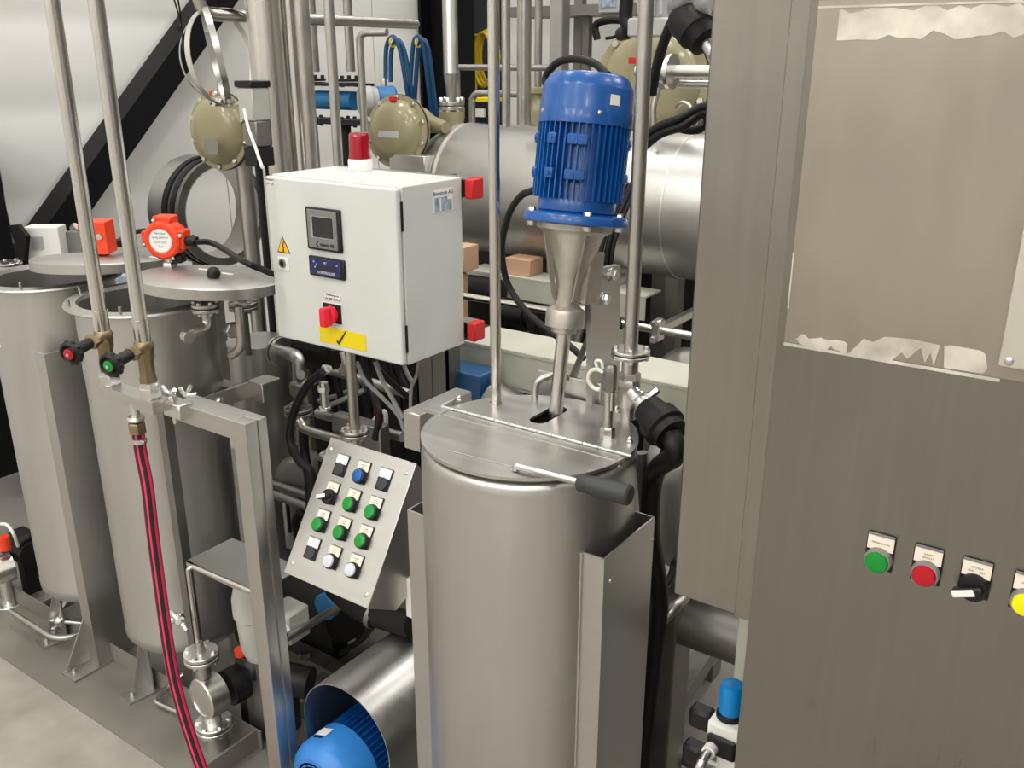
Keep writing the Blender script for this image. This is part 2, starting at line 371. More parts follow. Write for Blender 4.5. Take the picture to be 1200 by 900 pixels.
def button(par, c, u, v, kind, m, lines, w=0.031, h=0.044, k=1.0):
    u, v = V(u).normalized(), V(v).normalized(); n = u.cross(v); c = V(c)
    g = G(); g.obox(c + n * 0.0015, u, v, n, w, h, 0.003, 0.0008)
    hb = part(par, kind, g, BLACK)
    lc = c + v * h * 0.265 + n * 0.0032
    g = G(); g.obox(lc, u, v, n, w * 0.92, h * 0.40, 0.0012)
    part(hb, 'legend_plate', g, PAPER if not lines else IVORY)
    g = G(); g.obox(lc + v * h * 0.225, u, v, n, w * 0.92, h * 0.045, 0.003); part(hb, 'holder_lip', g, GREYP)
    bc = c - v * h * 0.20 + n * 0.003
    if kind == 'blank_plug':
        g = G(); g.lathe(bc, n, [(0.0125, 0), (0.0125, 0.002), (0.0115, 0.003)], 24); part(hb, 'plug_cap', g, ANTH)
    elif kind == 'selector_switch':
        g = G(); g.lathe(bc, n, [(0.0155, 0), (0.0155, 0.006), (0.014, 0.009), (0.0115, 0.0095)], 28); part(hb, 'bezel', g, BLACK)
        d = (u * -0.93 + v * -0.36).normalized(); e = n.cross(d)
        g = G(); g.obox(bc + n * 0.013 + d * 0.004, d, e, n, 0.030, 0.010, 0.010, 0.002); part(hb, 'lever', g, BLACK)
        g = G(); g.obox(bc + n * 0.0178 + d * 0.008, d, e, n, 0.022, 0.008, 0.002, 0.0007); part(hb, 'pointer', g, PUREW)
    else:
        g = G(); g.lathe(bc, n, [(0.0152, 0), (0.0152, 0.005), (0.0142, 0.0085), (0.0128, 0.009), (0.0128, 0.006)], 28); part(hb, 'bezel', g, GREYP if k > 1 else BLACK)
        g = G(); g.lathe(bc, n, [(0.0127, 0.003), (0.0127, 0.010), (0.0115, 0.012), (0.0085, 0.0128), (0, 0.013)], 28); part(hb, 'button_cap', g, m)
    for i, s in enumerate(lines):
        text(hb, s, lc + n * 0.0007 + v * (0.0032 * (len(lines) - 1) / 2 * 1.3 - 0.0042 * i), u, v, 0.0030 if len(lines) > 1 else 0.0027, LEGT)
for (x, kd, m, tx) in ((-0.188, 'push_button', GREEN, ['STEUERUNG EIN']), (-0.1375, 'push_button', DRED, ['DAMPF', 'APPARAT']),
                       (-0.0885, 'selector_switch', None, ['APPARAT', 'AUS        EIN']), (-0.038, 'push_button', YBTN, ['QUITTIEREN'])):
    button(t, (x, YF, 1.1215), XR, ZUP, kd, m, tx, k=2)

# cream post and compressed air unit low behind the cabinet edge
g = G(); g.box((-0.462, 1.34, 0), (-0.425, 1.38, 0.943), 0.002); solo('square_post', g, CREAM, 'cream square post under the cabinet housing behind the blue knob', 'post')
rp = V((-0.413, 1.2, 0)); t = thing('air_regulator', 'small air pressure regulator with bright blue knob beside the big cabinet', 'regulator', (rp.x, 1.2, 0.3))
g = G(); g.lathe((rp.x, 1.2, 0.664), ZUP, [(0.018, 0), (0.019, 0.004), (0.019, 0.044), (0.017, 0.052), (0.012, 0.054)], 28); part(t, 'adjusting_knob', g, SKY, 'bright blue fluted knob')
g = G(); g.lathe((rp.x, 1.2, 0.655), ZUP, [(0.022, 0), (0.022, 0.006), (0.02, 0.009)], 24); part(t, 'knob_ring', g, BLACK)
g = G(); g.box((rp.x - 0.026, 1.17, 0.60), (rp.x + 0.03, 1.23, 0.655), 0.006); part(t, 'housing', g, PUREW)
g = G(); g.box((rp.x - 0.022, 1.163, 0.597), (rp.x + 0.026, 1.172, 0.636), 0.004); g.box((rp.x - 0.065, 1.185, 0.612), (rp.x - 0.026, 1.215, 0.65), 0.006); part(t, 'mounting_clamp', g, BLACK)
g = G(); g.cyl((rp.x - 0.012, 1.163, 0.612), (rp.x - 0.012, 1.15, 0.612), 0.011); part(t, 'port_ring', g, PUREW)
g = G(); g.tube([(rp.x - 0.012, 1.15, 0.612), (rp.x - 0.012, 1.125, 0.612), (rp.x - 0.016, 1.118, 0.588)], 0.008, 0.015); part(t, 'elbow_fitting', g, BOLT)
g = G(); g.cyl((rp.x - 0.016, 1.118, 0.592), (rp.x - 0.016, 1.118, 0.582), 0.012); g.cyl((rp.x - 0.016, 1.118, 0.582), (rp.x - 0.016, 1.118, 0.33), 0.009); part(t, 'outlet_tube', g, COVER)
g = G(); g.box((rp.x - 0.006, 1.17, 0.33), (rp.x + 0.03, 1.23, 0.598), 0.004); part(t, 'filter_bowl', g, PUREW)
g = G(); g.box((rp.x - 0.07, 1.18, 0.545), (rp.x - 0.03, 1.21, 0.58), 0.006); part(t, 'inlet_block', g, BLACK)

# ================================================================ mixing tank in front
TC = V((-0.795, 1.186, 0)); TR = 0.1815; TZ = 1.062
t = thing('mixing_tank', 'tall round stainless steel mixing tank with a hinged lid and black grip', 'tank', (TC.x, TC.y, 0))
g = G(); g.lathe((TC.x, TC.y, 0.04), ZUP, [(TR, 0), (TR, TZ - 0.072), (TR - 0.0015, TZ - 0.062), (TR - 0.005, TZ - 0.055), (TR - 0.010, TZ - 0.0525), (TR - 0.016, TZ - 0.0525), (TR - 0.016, TZ - 0.0445), (TR - 0.020, TZ - 0.0445), (TR - 0.020, 0)], 96); part(t, 'shell', g, STEEL)
def plate_hole(outer, holes, z0, z1):
    g = G(); bm = g.bm
    for z in (z0, z1):
        es = []
        for loop in [outer] + holes:
            vs = [bm.verts.new((x, y, z)) for x, y in loop]
            es += [bm.edges.new((vs[i], vs[(i + 1) % len(vs)])) for i in range(len(vs))]
        bmesh.ops.triangle_fill(bm, use_beauty=True, use_dissolve=False, edges=es)
    for loop in [outer] + holes:
        n = len(loop); A = [bm.verts.new((x, y, z0)) for x, y in loop]; B = [bm.verts.new((x, y, z1)) for x, y in loop]
        for i in range(n): g.face([A[i], A[(i + 1) % n], B[(i + 1) % n], B[i]])
    return g
HY = 1.191                                               # hinge line, along X
def half_disc(r, y0, back, n=48):
    h = y0 - TC.y; a0 = math.asin(h / r)
    if back: a = [a0 + (math.pi - 2 * a0) * i / n for i in range(n + 1)]
    else: a = [math.pi - a0 + (math.pi + 2 * a0) * i / n for i in range(n + 1)]
    return [(TC.x + r * math.cos(q), TC.y + r * math.sin(q)) for q in a]
def slot(p, q, r, n=8):
    p, q = V(p), V(q); d = (q - p).normalized(); e = V((-d.y, d.x)); out = []
    for i in range(n + 1): a = -math.pi / 2 + math.pi * i / n; out.append(tuple(q + d * math.cos(a) * r + e * math.sin(a) * r))
    for i in range(n + 1): a = math.pi / 2 + math.pi * i / n; out.append(tuple(p + d * math.cos(a) * r + e * math.sin(a) * r))
    return out
S0 = (-0.812,1.242,1.062); S1 = (-0.812,1.302,1.062)
g = plate_hole(half_disc(TR, HY + 0.002, True), [slot(S0[:2], S1[:2], 0.017)], TZ - 0.005, TZ); part(t, 'lid', g, PLATE)
g = plate_hole(half_disc(TR, HY - 0.006, False), [], TZ - 0.005, TZ + 0.0005); fl = part(t, 'lid_flap', g, PLATE, 'front half of the lid, hinged')
g = G()
for i in range(13):
    x = -0.985 + i * 0.0293; g.cyl((x, HY - 0.002, TZ + 0.003), (x + 0.0283, HY - 0.002, TZ + 0.003), 0.0035, n=10)
part(t, 'piano_hinge', g, PLATE)
g = G(); g.box((-0.99, HY - 0.026, TZ + 0.0005), (-0.62, HY - 0.006, TZ + 0.0018)); part(fl, 'hinge_leaf', g, PLATE)
g = G(); g.box((-1.010, HY - 0.030, TZ - 0.002), (-0.965, HY + 0.006, TZ + 0.003)); part(t, 'hinge_bracket', g, PLATE)
h0 = V((-0.725,1.045,1.071)); h1 = V((-0.618,1.051,1.071)); h2 = V((-0.535,1.055,1.071)); 
g = G(); g.tube([h0 + V((0, 0, -0.007)), h0, h1, h1 + V((0.01, 0, 0))], 0.0055, 0.004); part(fl, 'handle_rod', g, PLATE)
hd = (h2 - h1).normalized()
g = G(); g.lathe(h1, hd, [(0.011, 0), (0.0135, 0.003), (0.0135, 0.02), (0.015, 0.035), (0.0155, (h2 - h1).length - 0.003), (0.013, (h2 - h1).length)], 24); part(fl, 'grip', g, ANTH, 'dark grey cylindrical grip')
g = G(); w0 = V((-0.855,1.046,1.064)); w1 = V((-0.701,1.055,1.064)); g.bar(w0, w1, 0.0022, 0.0016); part(fl, 'weld_seam', g, PLATE)
g = G()
for p in ((-0.983,1.236,1.062), (-0.636,1.241,1.062), (-0.722,1.355,1.062)): g.hexa(p, ZUP, 0.006, 0.005); g.ball((p[0], p[1], p[2] + 0.007), 0.0045, 10)
part(t, 'bolt', g, BOLT)
def sheet(path, th, z0, z1):
    P = [V((x, y)) for x, y in path]; L = []; R_ = []
    for i, p in enumerate(P):
        d0 = (p - P[i - 1]).normalized() if i else None; d1 = (P[i + 1] - p).normalized() if i < len(P) - 1 else None
        a = d0 or d1; b = d1 or d0; n = V((-a.y, a.x)) + V((-b.y, b.x)); n = n / max(0.3, (1 + a.dot(b)))
        L.append(p + n * th / 2); R_.append(p - n * th / 2)
    g = G(); out = L + R_[::-1]; g.prism([(q.x, q.y, z0) for q in out], (0, 0, z1 - z0)); return g
JZ = 0.928
part(t, 'jacket_side', sheet([(-0.636, 1.095), (-0.636, 1.1), (-0.598, 1.1), (-0.598, 1.267), (-0.66, 1.267)], 0.003, 0.02, JZ), PLATE)
part(t, 'jacket_side', sheet([(-0.957, 1.098), (-0.995, 1.1), (-0.995, 1.267), (-0.93, 1.267)], 0.003, 0.02, 0.895), PLATE)
g = G()
for (y, z) in ((1.12, 0.88), (1.262, 0.888)): g.ball((-0.597, y, z), 0.004, 10)
part(t, 'rivet', g, BOLT)
# arm that carries the tank on its left
g = G(); g.box((-1.090, 1.2, 0.955), (-1.049, 1.36, 1.031), 0.002); g.box((-1.05, 1.24, 0.97), (-0.97, 1.30, 1.02)); solo('support_arm', g, PLATE, 'square steel arm end standing left of the mixing tank rim', 'bracket')

# agitator: inclined drive on the lid
A0 = V((-0.808, 1.288, 1.056)); TI = math.radians(8.8); AX = V((0, math.sin(TI), math.cos(TI))); AU = XR; AVv = AX.cross(AU)
def on(l): return A0 + AX * l
t = thing('agitator', 'inclined agitator with blue electric motor above the mixing tank', 'mixer', tuple(on(0.05)))
g = G(); g.cyl(on(-0.25), on(0.05), 0.0125); g.cyl(on(0.05), on(0.056), 0.0127); g.cyl(on(0.056), on(0.16), 0.0125); part(t, 'shaft', g, POL)
g = G(); g.lathe(A0, AX, [(0.018, 0.148), (0.022, 0.15), (0.022, 0.158), (0.034, 0.16), (0.0345, 0.183), (0.0325, 0.19), (0.0215, 0.196), (0.0225, 0.236), (0.051, 0.318), (0.064, 0.326), (0.0645, 0.336)], 48); la = part(t, 'lantern', g, CAST)
g = G()
for k in range(4):
    th = math.pi / 4 + k * math.pi / 2 + 0.2; r = AU * math.cos(th) + AVv * math.sin(th)
    g.prism([on(0.20) + r * 0.020 - r.cross(AX) * 0.003, on(0.318) + r * 0.045 - r.cross(AX) * 0.003, on(0.318) + r * 0.055 - r.cross(AX) * 0.003, on(0.215) + r * 0.030 - r.cross(AX) * 0.003], r.cross(AX) * 0.006)
part(la, 'rib', g, CAST)
g = G()
for k in range(4):
    th = math.pi / 4 + k * math.pi / 2; r = AU * math.cos(th) + AVv * math.sin(th)
    g.hexa(on(0.3345) + r * 0.076, -AX, 0.007, 0.007)
    g.hexa(on(0.3505) + r * 0.076, AX, 0.007, 0.008)
part(t, 'flange_bolt', g, BOLT)
g = G(); g.lathe(A0, AX, [(0.063, 0.3345), (0.083, 0.336), (0.088, 0.338), (0.088, 0.348), (0.085, 0.352), (0.066, 0.354), (0.060, 0.357)], 56); part(t, 'motor_flange', g, BLUE)
g = G(); g.lathe(A0, AX, [(0.059, 0.352), (0.065, 0.357), (0.066, 0.372), (0.064, 0.376), (0.064, 0.50), (0.055, 0.502)], 48)
part(t, 'motor_housing', g, BLUE)
g = G(); nf = 44
for k in range(nf):
    th = 2 * math.pi * k / nf; r = AU * math.cos(th) + AVv * math.sin(th); s = r.cross(AX)
    g.obox(on(0.437) + r * 0.069, r, s, AX, 0.015, 0.0022, 0.122)
part(t, 'cooling_fins', g, BLUE)
g = G()
for th in (-1.25, -0.35 - 1.6 + 0.9, -2.4, 0.3, -1.75):
    r = AU * math.cos(th) + AVv * math.sin(th); s = r.cross(AX)
    for l in (0.415, 0.470): g.obox(on(l) + r * 0.072, r, s, AX, 0.016, 0.018, 0.017, 0.002); g.cyl(on(l) + r * 0.080, on(l) + r * 0.0815, 0.004, n=10)
part(t, 'mounting_boss', g, BLUE)
g = G(); g.lathe(A0, AX, [(0.072, 0.495), (0.077, 0.496), (0.077, 0.522), (0.0758, 0.524), (0.0752, 0.553), (0.0735, 0.557), (0.065, 0.572), (0.060, 0.576), (0.03, 0.577), (0, 0.577)], 56); fc = part(t, 'fan_cover', g, BLUE)
g = G()
for th in (-2.2, -0.75, 0.6, 2.2):
    r = AU * math.cos(th) + AVv * math.sin(th); g.ball(on(0.513) + r * 0.077, 0.0038, 10, 0.5, tuple(r))
part(fc, 'screw', g, BOLT)
th = -0.42; r = AU * math.cos(th) + AVv * math.sin(th); s = AX.cross(r)
g = G(); g.obox(on(0.535) + r * 0.0758, s, AX, r, 0.018, 0.016, 0.001); part(fc, 'type_label', g, PAPER)
# black cable looping off the motor
g = G(); g.spline([on(0.49) + V((-0.05, 0.065, 0)), (-0.973,1.5,1.605), (-0.955,1.5,1.641), (-0.91,1.49,1.651), (-0.856,1.47,1.644), (-0.822,1.46,1.625)], 0.007); solo('motor_cable', g, RUB, 'black cable arching over the top of the blue agitator motor', 'cable')
g = G(); g.spline([on(0.40) + V((-0.06, 0.03, 0)), (-0.966,1.44,1.419), (-0.996,1.45,1.406), (-1.03,1.46,1.367), (-1.061,1.48,1.297), (-1.063,1.5,1.224), (-1.021,1.5,1.173), (-0.967,1.5,1.14), (-0.918,1.5,1.118), (-0.866,1.48,1.101)], 0.0068); solo('motor_cable', g, RUB, 'black cable hanging from the agitator motor down behind the shaft', 'cable')
# bracket that holds the lantern
BX = -0.775
t = thing('motor_bracket', 'flat steel upright bracket bolted beside the agitator lantern', 'bracket', (BX, 1.4, 1.06))
g = G(); g.prism([(BX, 1.337, 1.311), (BX, 1.445, 1.303), (BX, 1.462, 1.07), (BX, 1.46, 1.03), (BX, 1.36, 1.03), (BX, 1.352, 1.19)], (-0.012, 0, 0)); part(t, 'upright_plate', g, PLATE)
g = G(); g.prism([(BX - 0.012, 1.36, 1.20), (BX - 0.012, 1.372, 1.20), (BX - 0.075, 1.40, 1.05), (BX - 0.085, 1.388, 1.05)], (0, 0.008, 0)); part(t, 'gusset', g, PLATE)
g = G(); g.box((-0.905, 1.375, 1.03), (-0.768, 1.383, 1.098), 0.001); g.box((-0.776, 1.383, 1.03), (-0.768, 1.44, 1.098)); part(t, 'foot_plate', g, PLATE)
g = G()
for (y, z) in ((1.412, 1.291), (1.387, 1.253)): g.cyl((BX, y, z), (BX + 0.003, y, z), 0.0125); g.hexa((BX + 0.003, y, z), XR, 0.010, 0.009)
part(t, 'bolt', g, BOLT)
g = G(); g.obox(on(0.232) + V((0.026, 0.03, 0.01)), AU, AVv, AX, 0.02, 0.05, 0.09, 0.003); part(t, 'clamp_block', g, CAST)

# rods and fittings standing on the lid
r1 = V((-0.92,1.263,1.062)); g = G(); g.cyl((r1.x, r1.y, TZ), (r1.x, r1.y, 2.6), 0.0096, n=24); g.cyl((r1.x, r1.y, TZ), (r1.x, r1.y, TZ + 0.003), 0.0115, n=24); solo('immersion_tube', g, POL, 'tall polished steel tube standing upright on the left of the tank lid', 'pipe')
r2 = V((-0.690, 1.336, 0)); t = thing('inlet_pipe', 'tall upright steel pipe with flange beside the blue motor on the right of the lid', 'pipe', (r2.x, r2.y, TZ))
g = G(); g.cyl((r2.x, r2.y, 1.186), (r2.x, r2.y, 2.6), 0.0117, n=24); part(t, 'riser', g, PIPE)
g = G(); g.flange((r2.x, r2.y, 1.181), ZUP, 0.033, 0.007, 0.002, 4, 0.005, 0.02, 0.78); part(t, 'flange', g, BOLT)
g = G(); g.cyl((r2.x, r2.y, 1.11), (r2.x, r2.y, 1.175), 0.0145); g.cyl((r2.x, r2.y, TZ), (r2.x, r2.y, 1.09), 0.0135); part(t, 'neck', g, PIPE)
g = G(); g.hexa((r2.x, r2.y, 1.135), ZUP, 0.019, 0.012); g.lathe((r2.x, r2.y, 1.082), ZUP, [(0.016, 0), (0.02, 0.006), (0.02, 0.046), (0.016, 0.054)], 8)
part(t, 'valve_body', g, PIPE)
d = (V((-0.608,1.3,1.093)) - V((-0.682,1.335,1.124))); vb = V((r2.x, r2.y, 1.118)); d.normalize()
g = G(); g.cyl(vb, vb + d * 0.05, 0.014); g.cyl(vb + d * 0.03, vb + d * 0.036, 0.0175); g.cyl(vb + d * 0.045, vb + d * 0.062, 0.0165); part(t, 'branch', g, BOLT)
g = G(); g.hexa(vb + d * 0.04 + V((0.006, 0.006, 0.008)), (0.6, 0.3, 0.6), 0.007, 0.024); g.hexa(vb + V((-0.02, -0.012, 0.0)), (-1, -0.2, 0), 0.006, 0.018); part(t, 'drain_screw', g, BOLT)
g = G(); e0 = vb + d * 0.052
g.lathe(e0, d, [(0.020, 0), (0.027, 0.006), (0.030, 0.03), (0.036, 0.034), (0.037, 0.058), (0.031, 0.062), (0.030, 0.075)], 32); part(t, 'rubber_sleeve', g, RUB, 'thick black rubber sleeve')
g = G(); e1 = e0 + d * 0.07; g.spline([e1, e1 + d * 0.018 + V((0, 0, -0.025)), (-0.654,1.38,0.949), (-0.657,1.38,0.837), (-0.651,1.42,0.693), (-0.658,1.44,0.583), (-0.675, 1.45, 0.3), (-0.675, 1.45, 0.02)], 0.018, 14); solo('steam_hose', g, RUB, 'thick black hose dropping behind the right side of the mixing tank', 'hose')
fa = V((-0.678,1.243,1.062)); t = thing('bleed_valve', 'slender upright bleed fitting with white clip on the lid right of the slot', 'valve', (fa.x, fa.y, TZ))
g = G(); g.hexa((fa.x, fa.y, TZ), ZUP, 0.0125, 0.018); part(t, 'base_nut', g, BOLT)
g = G(); g.cyl((fa.x, fa.y, TZ + 0.016), (fa.x, fa.y, 1.142), 0.0078); g.cyl((fa.x + 0.006, fa.y, 1.11), (fa.x + 0.006, fa.y, 1.142), 0.005); part(t, 'tube', g, PIPE)
g = G(); g.lathe((fa.x, fa.y, 1.142), ZUP, [(0.009, 0), (0.0115, 0.003), (0.0115, 0.042), (0.008, 0.046)], 6); part(t, 'hex_body', g, DARKS)
g = G(); k0 = V((fa.x - 0.006, fa.y - 0.008, 1.165)); ring = [k0 + V((-0.012 + 0.017 * math.cos(a), 0, 0.017 * math.sin(a) - 0.004)) for a in [0.9 + i * 0.42 for i in range(11)]]
g.spline(ring, 0.0032, 8, 3); g.spline([k0 + V((-0.012, 0, 0.014)), k0 + V((-0.016, 0, 0.026)), k0 + V((-0.006, 0, 0.028)), k0 + V((-0.002, 0, 0.016))], 0.0026, 8, 4); part(t, 'clip', g, WCAB, 'white bent plastic clip')
g = G(); p0 = V((-0.879,1.33,1.062)); g.tube([p0, p0 + V((0, 0, 0.034)), p0 + V((0.035, 0.035, 0.046)), p0 + V((0.04, 0.045, 0.03))], 0.0066, 0.02); solo('bent_tube', g, PIPE, 'short bent steel tube between the polished tube and the agitator shaft', 'pipe')

# ================================================================ control desk with twelve stations
PN = V((0, -0.238, 0.15)).normalized(); PV = V((0, 0.15, 0.238)).normalized(); PO = V((0, 1.2, 0.93))
t = thing('control_desk', 'sloping stainless push button desk with twelve stations left of the mixing tank', 'control panel', (-1.17, 1.15, 0.69))
g = G(); g.prism([(-1.281, y, z) for y, z in ((1.204, 0.926), (1.054, 0.69), (1.127, 0.647), (1.25, 0.70), (1.225, 0.905))], (0.219, 0, 0)); part(t, 'desk_box', g, PLATE)
g = G(); g.obox(PO + XR * -1.172 + PV * -0.1405 + PN * 0.0005, XR, PV, PN, 0.226, 0.281, 0.004, 0.001); part(t, 'front_plate', g, PLATE)
g = G()
for x, l in ((-1.274, -0.0228), (-1.0735, -0.0222), (-1.2715, -0.2582), (-1.0725, -0.2584)): g.ball(PO + XR * x + PV * l + PN * 0.0025, 0.0042, 12, 0.5, tuple(PN))
part(t, 'screw', g, BOLT)
GRID = [[('blank_plug', None, []), ('push_button', BBTN, ['STOERUNG', 'QUITT.']), ('blank_plug', None, [])],
        [('selector_switch', None, ['PUMPE', 'AUT  HAND']), ('push_button', GREEN, ['PUMPE', 'EIN']), ('push_button', GREEN, ['RUEHR-', 'WERK EIN'])],
        [('push_button', GREEN, ['PUMPE', 'TANK 1']), ('push_button', GREEN, ['PUMPE', 'TANK 2']), ('push_button', GREEN, ['PUMPE', 'UMLAUF'])],
        [('blank_plug', None, []), ('push_button', GREYB, ['PUMPE', 'STOPP']), ('push_button', GREYB, ['LAMPEN', 'TEST'])]]
for r in range(4):
    for c in range(3):
        kd, m, tx = GRID[r][c]
        button(t, PO + XR * (-1.2333 + 0.0573 * c) + PV * (-0.047 - 0.0568 * r) + PN * 0.0025, XR, PV, kd, m, tx)
g = G(); g.box((-1.19, 1.67, 0), (-1.15, 1.71, 0.80)); g.box((-1.19, 1.20, 0.74), (-1.15, 1.71, 0.78)); part(t, 'mounting_post', g, DARKS)
g = G(); g.box((-1.066, 1.16, 0.615), (-1.03, 1.163, 0.70)); g.box((-1.066, 1.163, 0.66), (-1.06, 1.22, 0.70)); part(t, 'white_plate', g, PAPER)

# blue motor under an arched guard
gx = -1.2; t = thing('motor_guard', 'arched sheet steel guard over the low blue motor beside the mixing tank', 'guard', (gx, 1.35, 0))
ga = [(gx + 0.125 * math.cos(math.pi * i / 24), 0.297 + 0.125 * math.sin(math.pi * i / 24)) for i in range(25)]
outl = [(gx + 0.125, 0.0)] + ga + [(gx - 0.125, 0.0)]; inl = [(gx + (x - gx) * 0.982, z if z < 0.29 else 0.297 + (z - 0.297) * 0.982) for x, z in outl]
g = G(); g.prism([(x, 1.1, z) for x, z in outl] + [(x, 1.1, z) for x, z in inl[::-1]], (0, 0.55, 0)); part(t, 'arched_sheet', g, PLATE)
mq = V((-1.227,1.13,0.205)); mc = V((mq.x, 1.045, mq.z)); t = thing('pump_motor', 'bright blue finned pump motor lying under the arched steel guard', 'motor', (mc.x, 1.3, 0.0))
g = G(); g.lathe(mc, YB, [(0.052, -0.012), (0.066, -0.012), (0.082, 0.002), (0.0885, 0.018), (0.0885, 0.085), (0.084, 0.085)], 48); fc = part(t, 'fan_cover', g, LBLUE)
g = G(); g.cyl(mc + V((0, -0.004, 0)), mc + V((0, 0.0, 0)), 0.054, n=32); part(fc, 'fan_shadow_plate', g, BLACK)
g = G()
for i in range(6): rr = 0.008 + i * 0.009; g.ring(mc + V((0, -0.012, 0)), YB, rr - 0.0022, rr + 0.0022, 0.004, 28)
for k in range(18):
    th = 2 * math.pi * k / 18; r = V((math.cos(th), 0, math.sin(th))); g.bar(mc + r * 0.008 + V((0, -0.010, 0)), mc + r * 0.054 + V((0, -0.010, 0)), 0.0032, 0.004, up=(0, 1, 0))
part(fc, 'grille', g, LBLUE)
g = G(); g.cyl(mc + V((0, 0.08, 0)), mc + V((0, 0.30, 0)), 0.074, n=40)
part(t, 'motor_housing', g, BLUE)
g = G()
for k in range(40):
    th = 2 * math.pi * k / 40; r = V((math.cos(th), 0, math.sin(th))); g.obox(mc + V((0, 0.185, 0)) + r * 0.078, r, r.cross(YB), YB, 0.016, 0.0025, 0.2)
part(t, 'cooling_fins', g, BLUE)
r = V((-0.35, 0, 0.94)).normalized(); g = G(); g.obox(mc + V((0, 0.05, 0)) + r * 0.089, r.cross(YB), YB, r, 0.034, 0.024, 0.001); pl = part(fc, 'type_plate', g, PAPER)
g = G(); g.obox(mc + V((-0.0, 0.032, 0)) + r * 0.089, r.cross(YB), YB, r, 0.024, 0.007, 0.0012); part(fc, 'bearing_label', g, BLACK)
g = G(); g.box((mc.x - 0.07, 1.2, 0.0), (mc.x + 0.07, 1.36, mc.z - 0.06)); part(t, 'foot', g, BLUE)

# ================================================================ wall-less white control box
BY = 1.40
bx0 = -1.656; bx1 = -1.2635; bz0 = 1.0275; bz1 = 1.4075; BD = 0.215
t = thing('control_box', 'light grey wall control box with red beacon and yellow sticker', 'control box', ((bx0 + bx1) / 2, BY + 0.1, bz0))
g = G(); g.box((bx0 + 0.002, BY + 0.018, bz0), (bx1 - 0.001, BY + BD, bz1), 0.004, 2); part(t, 'box_body', g, WHITE)
g = G(); g.box((bx0, BY, bz0 + 0.003), (bx1 - 0.002, BY + 0.0155, bz1 - 0.003), 0.005, 3); dr = part(t, 'door', g, WHITE)
g = G()
for z in (bz0 + 0.06, bz1 - 0.06): g.box((bx1 - 0.0025, BY + 0.0125, z - 0.03), (bx1 - 0.0005, BY + 0.0185, z + 0.03))
part(t, 'door_gasket', g, BLACK)
def rect(px0, px1, th, m, name, par, lab=None, bev=0.0, y=BY, label=None):
    g = G(); g.box((px0[0], y - th, px0[2]), (px1[0], y + 0.001, px1[2]), bev); return part(par, name, g, m, label)
a, b = (-1.525,1.4,1.349), (-1.422,1.4,1.257); w = b[0] - a[0]; h = a[2] - b[2]
hm = rect(a, b, 0.008, BLACK, 'touch_display', dr, bev=0.002, label='square display in a grey bezel')
rect((a[0] + w * .06, 0, a[2] - h * .04), (a[0] + w * .92, 0, b[2] + h * .05), 0.0095, GREYP, 'bezel', hm, bev=0.0015)
rect((a[0] + w * .19, 0, a[2] - h * .19), (a[0] + w * .84, 0, b[2] + h * .30), 0.0105, GREYW, 'inner_frame', hm)
rect((a[0] + w * .23, 0, a[2] - h * .20), (a[0] + w * .83, 0, b[2] + h * .32), 0.0112, SCRN, 'screen', hm)
g = G(); c = V((a[0] + w * .30, BY - 0.0097, b[2] + h * .15)); g.tube([c + V((0.006, 0, 0.006)), c, c + V((0.006, 0, -0.006))], 0.0014); g.box((c.x + 0.012, BY - 0.0104, c.z - 0.003), (c.x + 0.038, BY - 0.009, c.z + 0.002)); g.box((c.x + 0.043, BY - 0.0104, c.z - 0.0035), (c.x + 0.053, BY - 0.009, c.z + 0.0035)); part(hm, 'key_symbols', g, LETT)
a2, b2 = (-1.525,1.4,1.242), (-1.418,1.4,1.198); w = b2[0] - a2[0]; h = a2[2] - b2[2]
ct = rect(a2, b2, 0.008, BLACK, 'temperature_controller', dr, bev=0.002, label='navy blue controller under the display')
rect((a2[0] + w * .07, 0, a2[2] - h * .09), (a2[0] + w * .90, 0, b2[2] + h * .12), 0.0088, LETB, 'face_edge', ct)
rect((a2[0] + w * .085, 0, a2[2] - h * .11), (a2[0] + w * .885, 0, b2[2] + h * .14), 0.0092, NAVY, 'face', ct)
rect((a2[0] + w * .24, 0, a2[2] - h * .42), (a2[0] + w * .78, 0, a2[2] - h * .62), 0.0096, SCRN, 'readout', ct)
text(ct, 'CONTROLLER', (a2[0] + w * .52, BY - 0.0094, b2[2] + h * .235), XR, ZUP, 0.0085, LETW)
text(ct, 'SET', (a2[0] + w * .5, BY - 0.0094, a2[2] - h * .26), XR, ZUP, 0.006, LETW)
for fx, fz in ((.17, .24), (.83, .28), (.25, .36), (.2, .5)): text(ct, 'o', (a2[0] + w * fx, BY - 0.0094, a2[2] - h * fz), XR, ZUP, 0.009, LETW)
tc = [V((-1.613,1.4,1.274)), V((-1.633,1.4,1.236)), V((-1.59,1.4,1.239))]
tc[2].z = tc[1].z; g = G(); g.prism([p + V((0, 0.001, 0)) for p in tc], (0, -0.0016, 0)); tw = part(dr, 'warning_triangle', g, BLACK, 'yellow high voltage triangle with black edge')
cen = (tc[0] + tc[1] + tc[2]) / 3; g = G(); g.prism([cen + (p - cen) * 0.84 + V((0, 0.001, 0)) for p in tc], (0, -0.0021, 0)); part(tw, 'triangle_face', g, SIGNY)
g = G(); fx = [(0.002, 0.016), (-0.004, 0.001), (0.0005, 0.001), (-0.001, -0.006), (-0.003, -0.006), (0.0005, -0.012), (0.0035, -0.0055), (0.0015, -0.006), (0.0045, 0.004), (0.0, 0.004), (0.005, 0.016)]
g.prism([(cen.x + x * .9, BY - 0.001, cen.z + z * .9 - 0.001) for x, z in fx], (0, -0.0008, 0)); part(tw, 'lightning_bolt', g, LETT)
a, b = (-1.632,1.4,1.226), (-1.596,1.4,1.196)
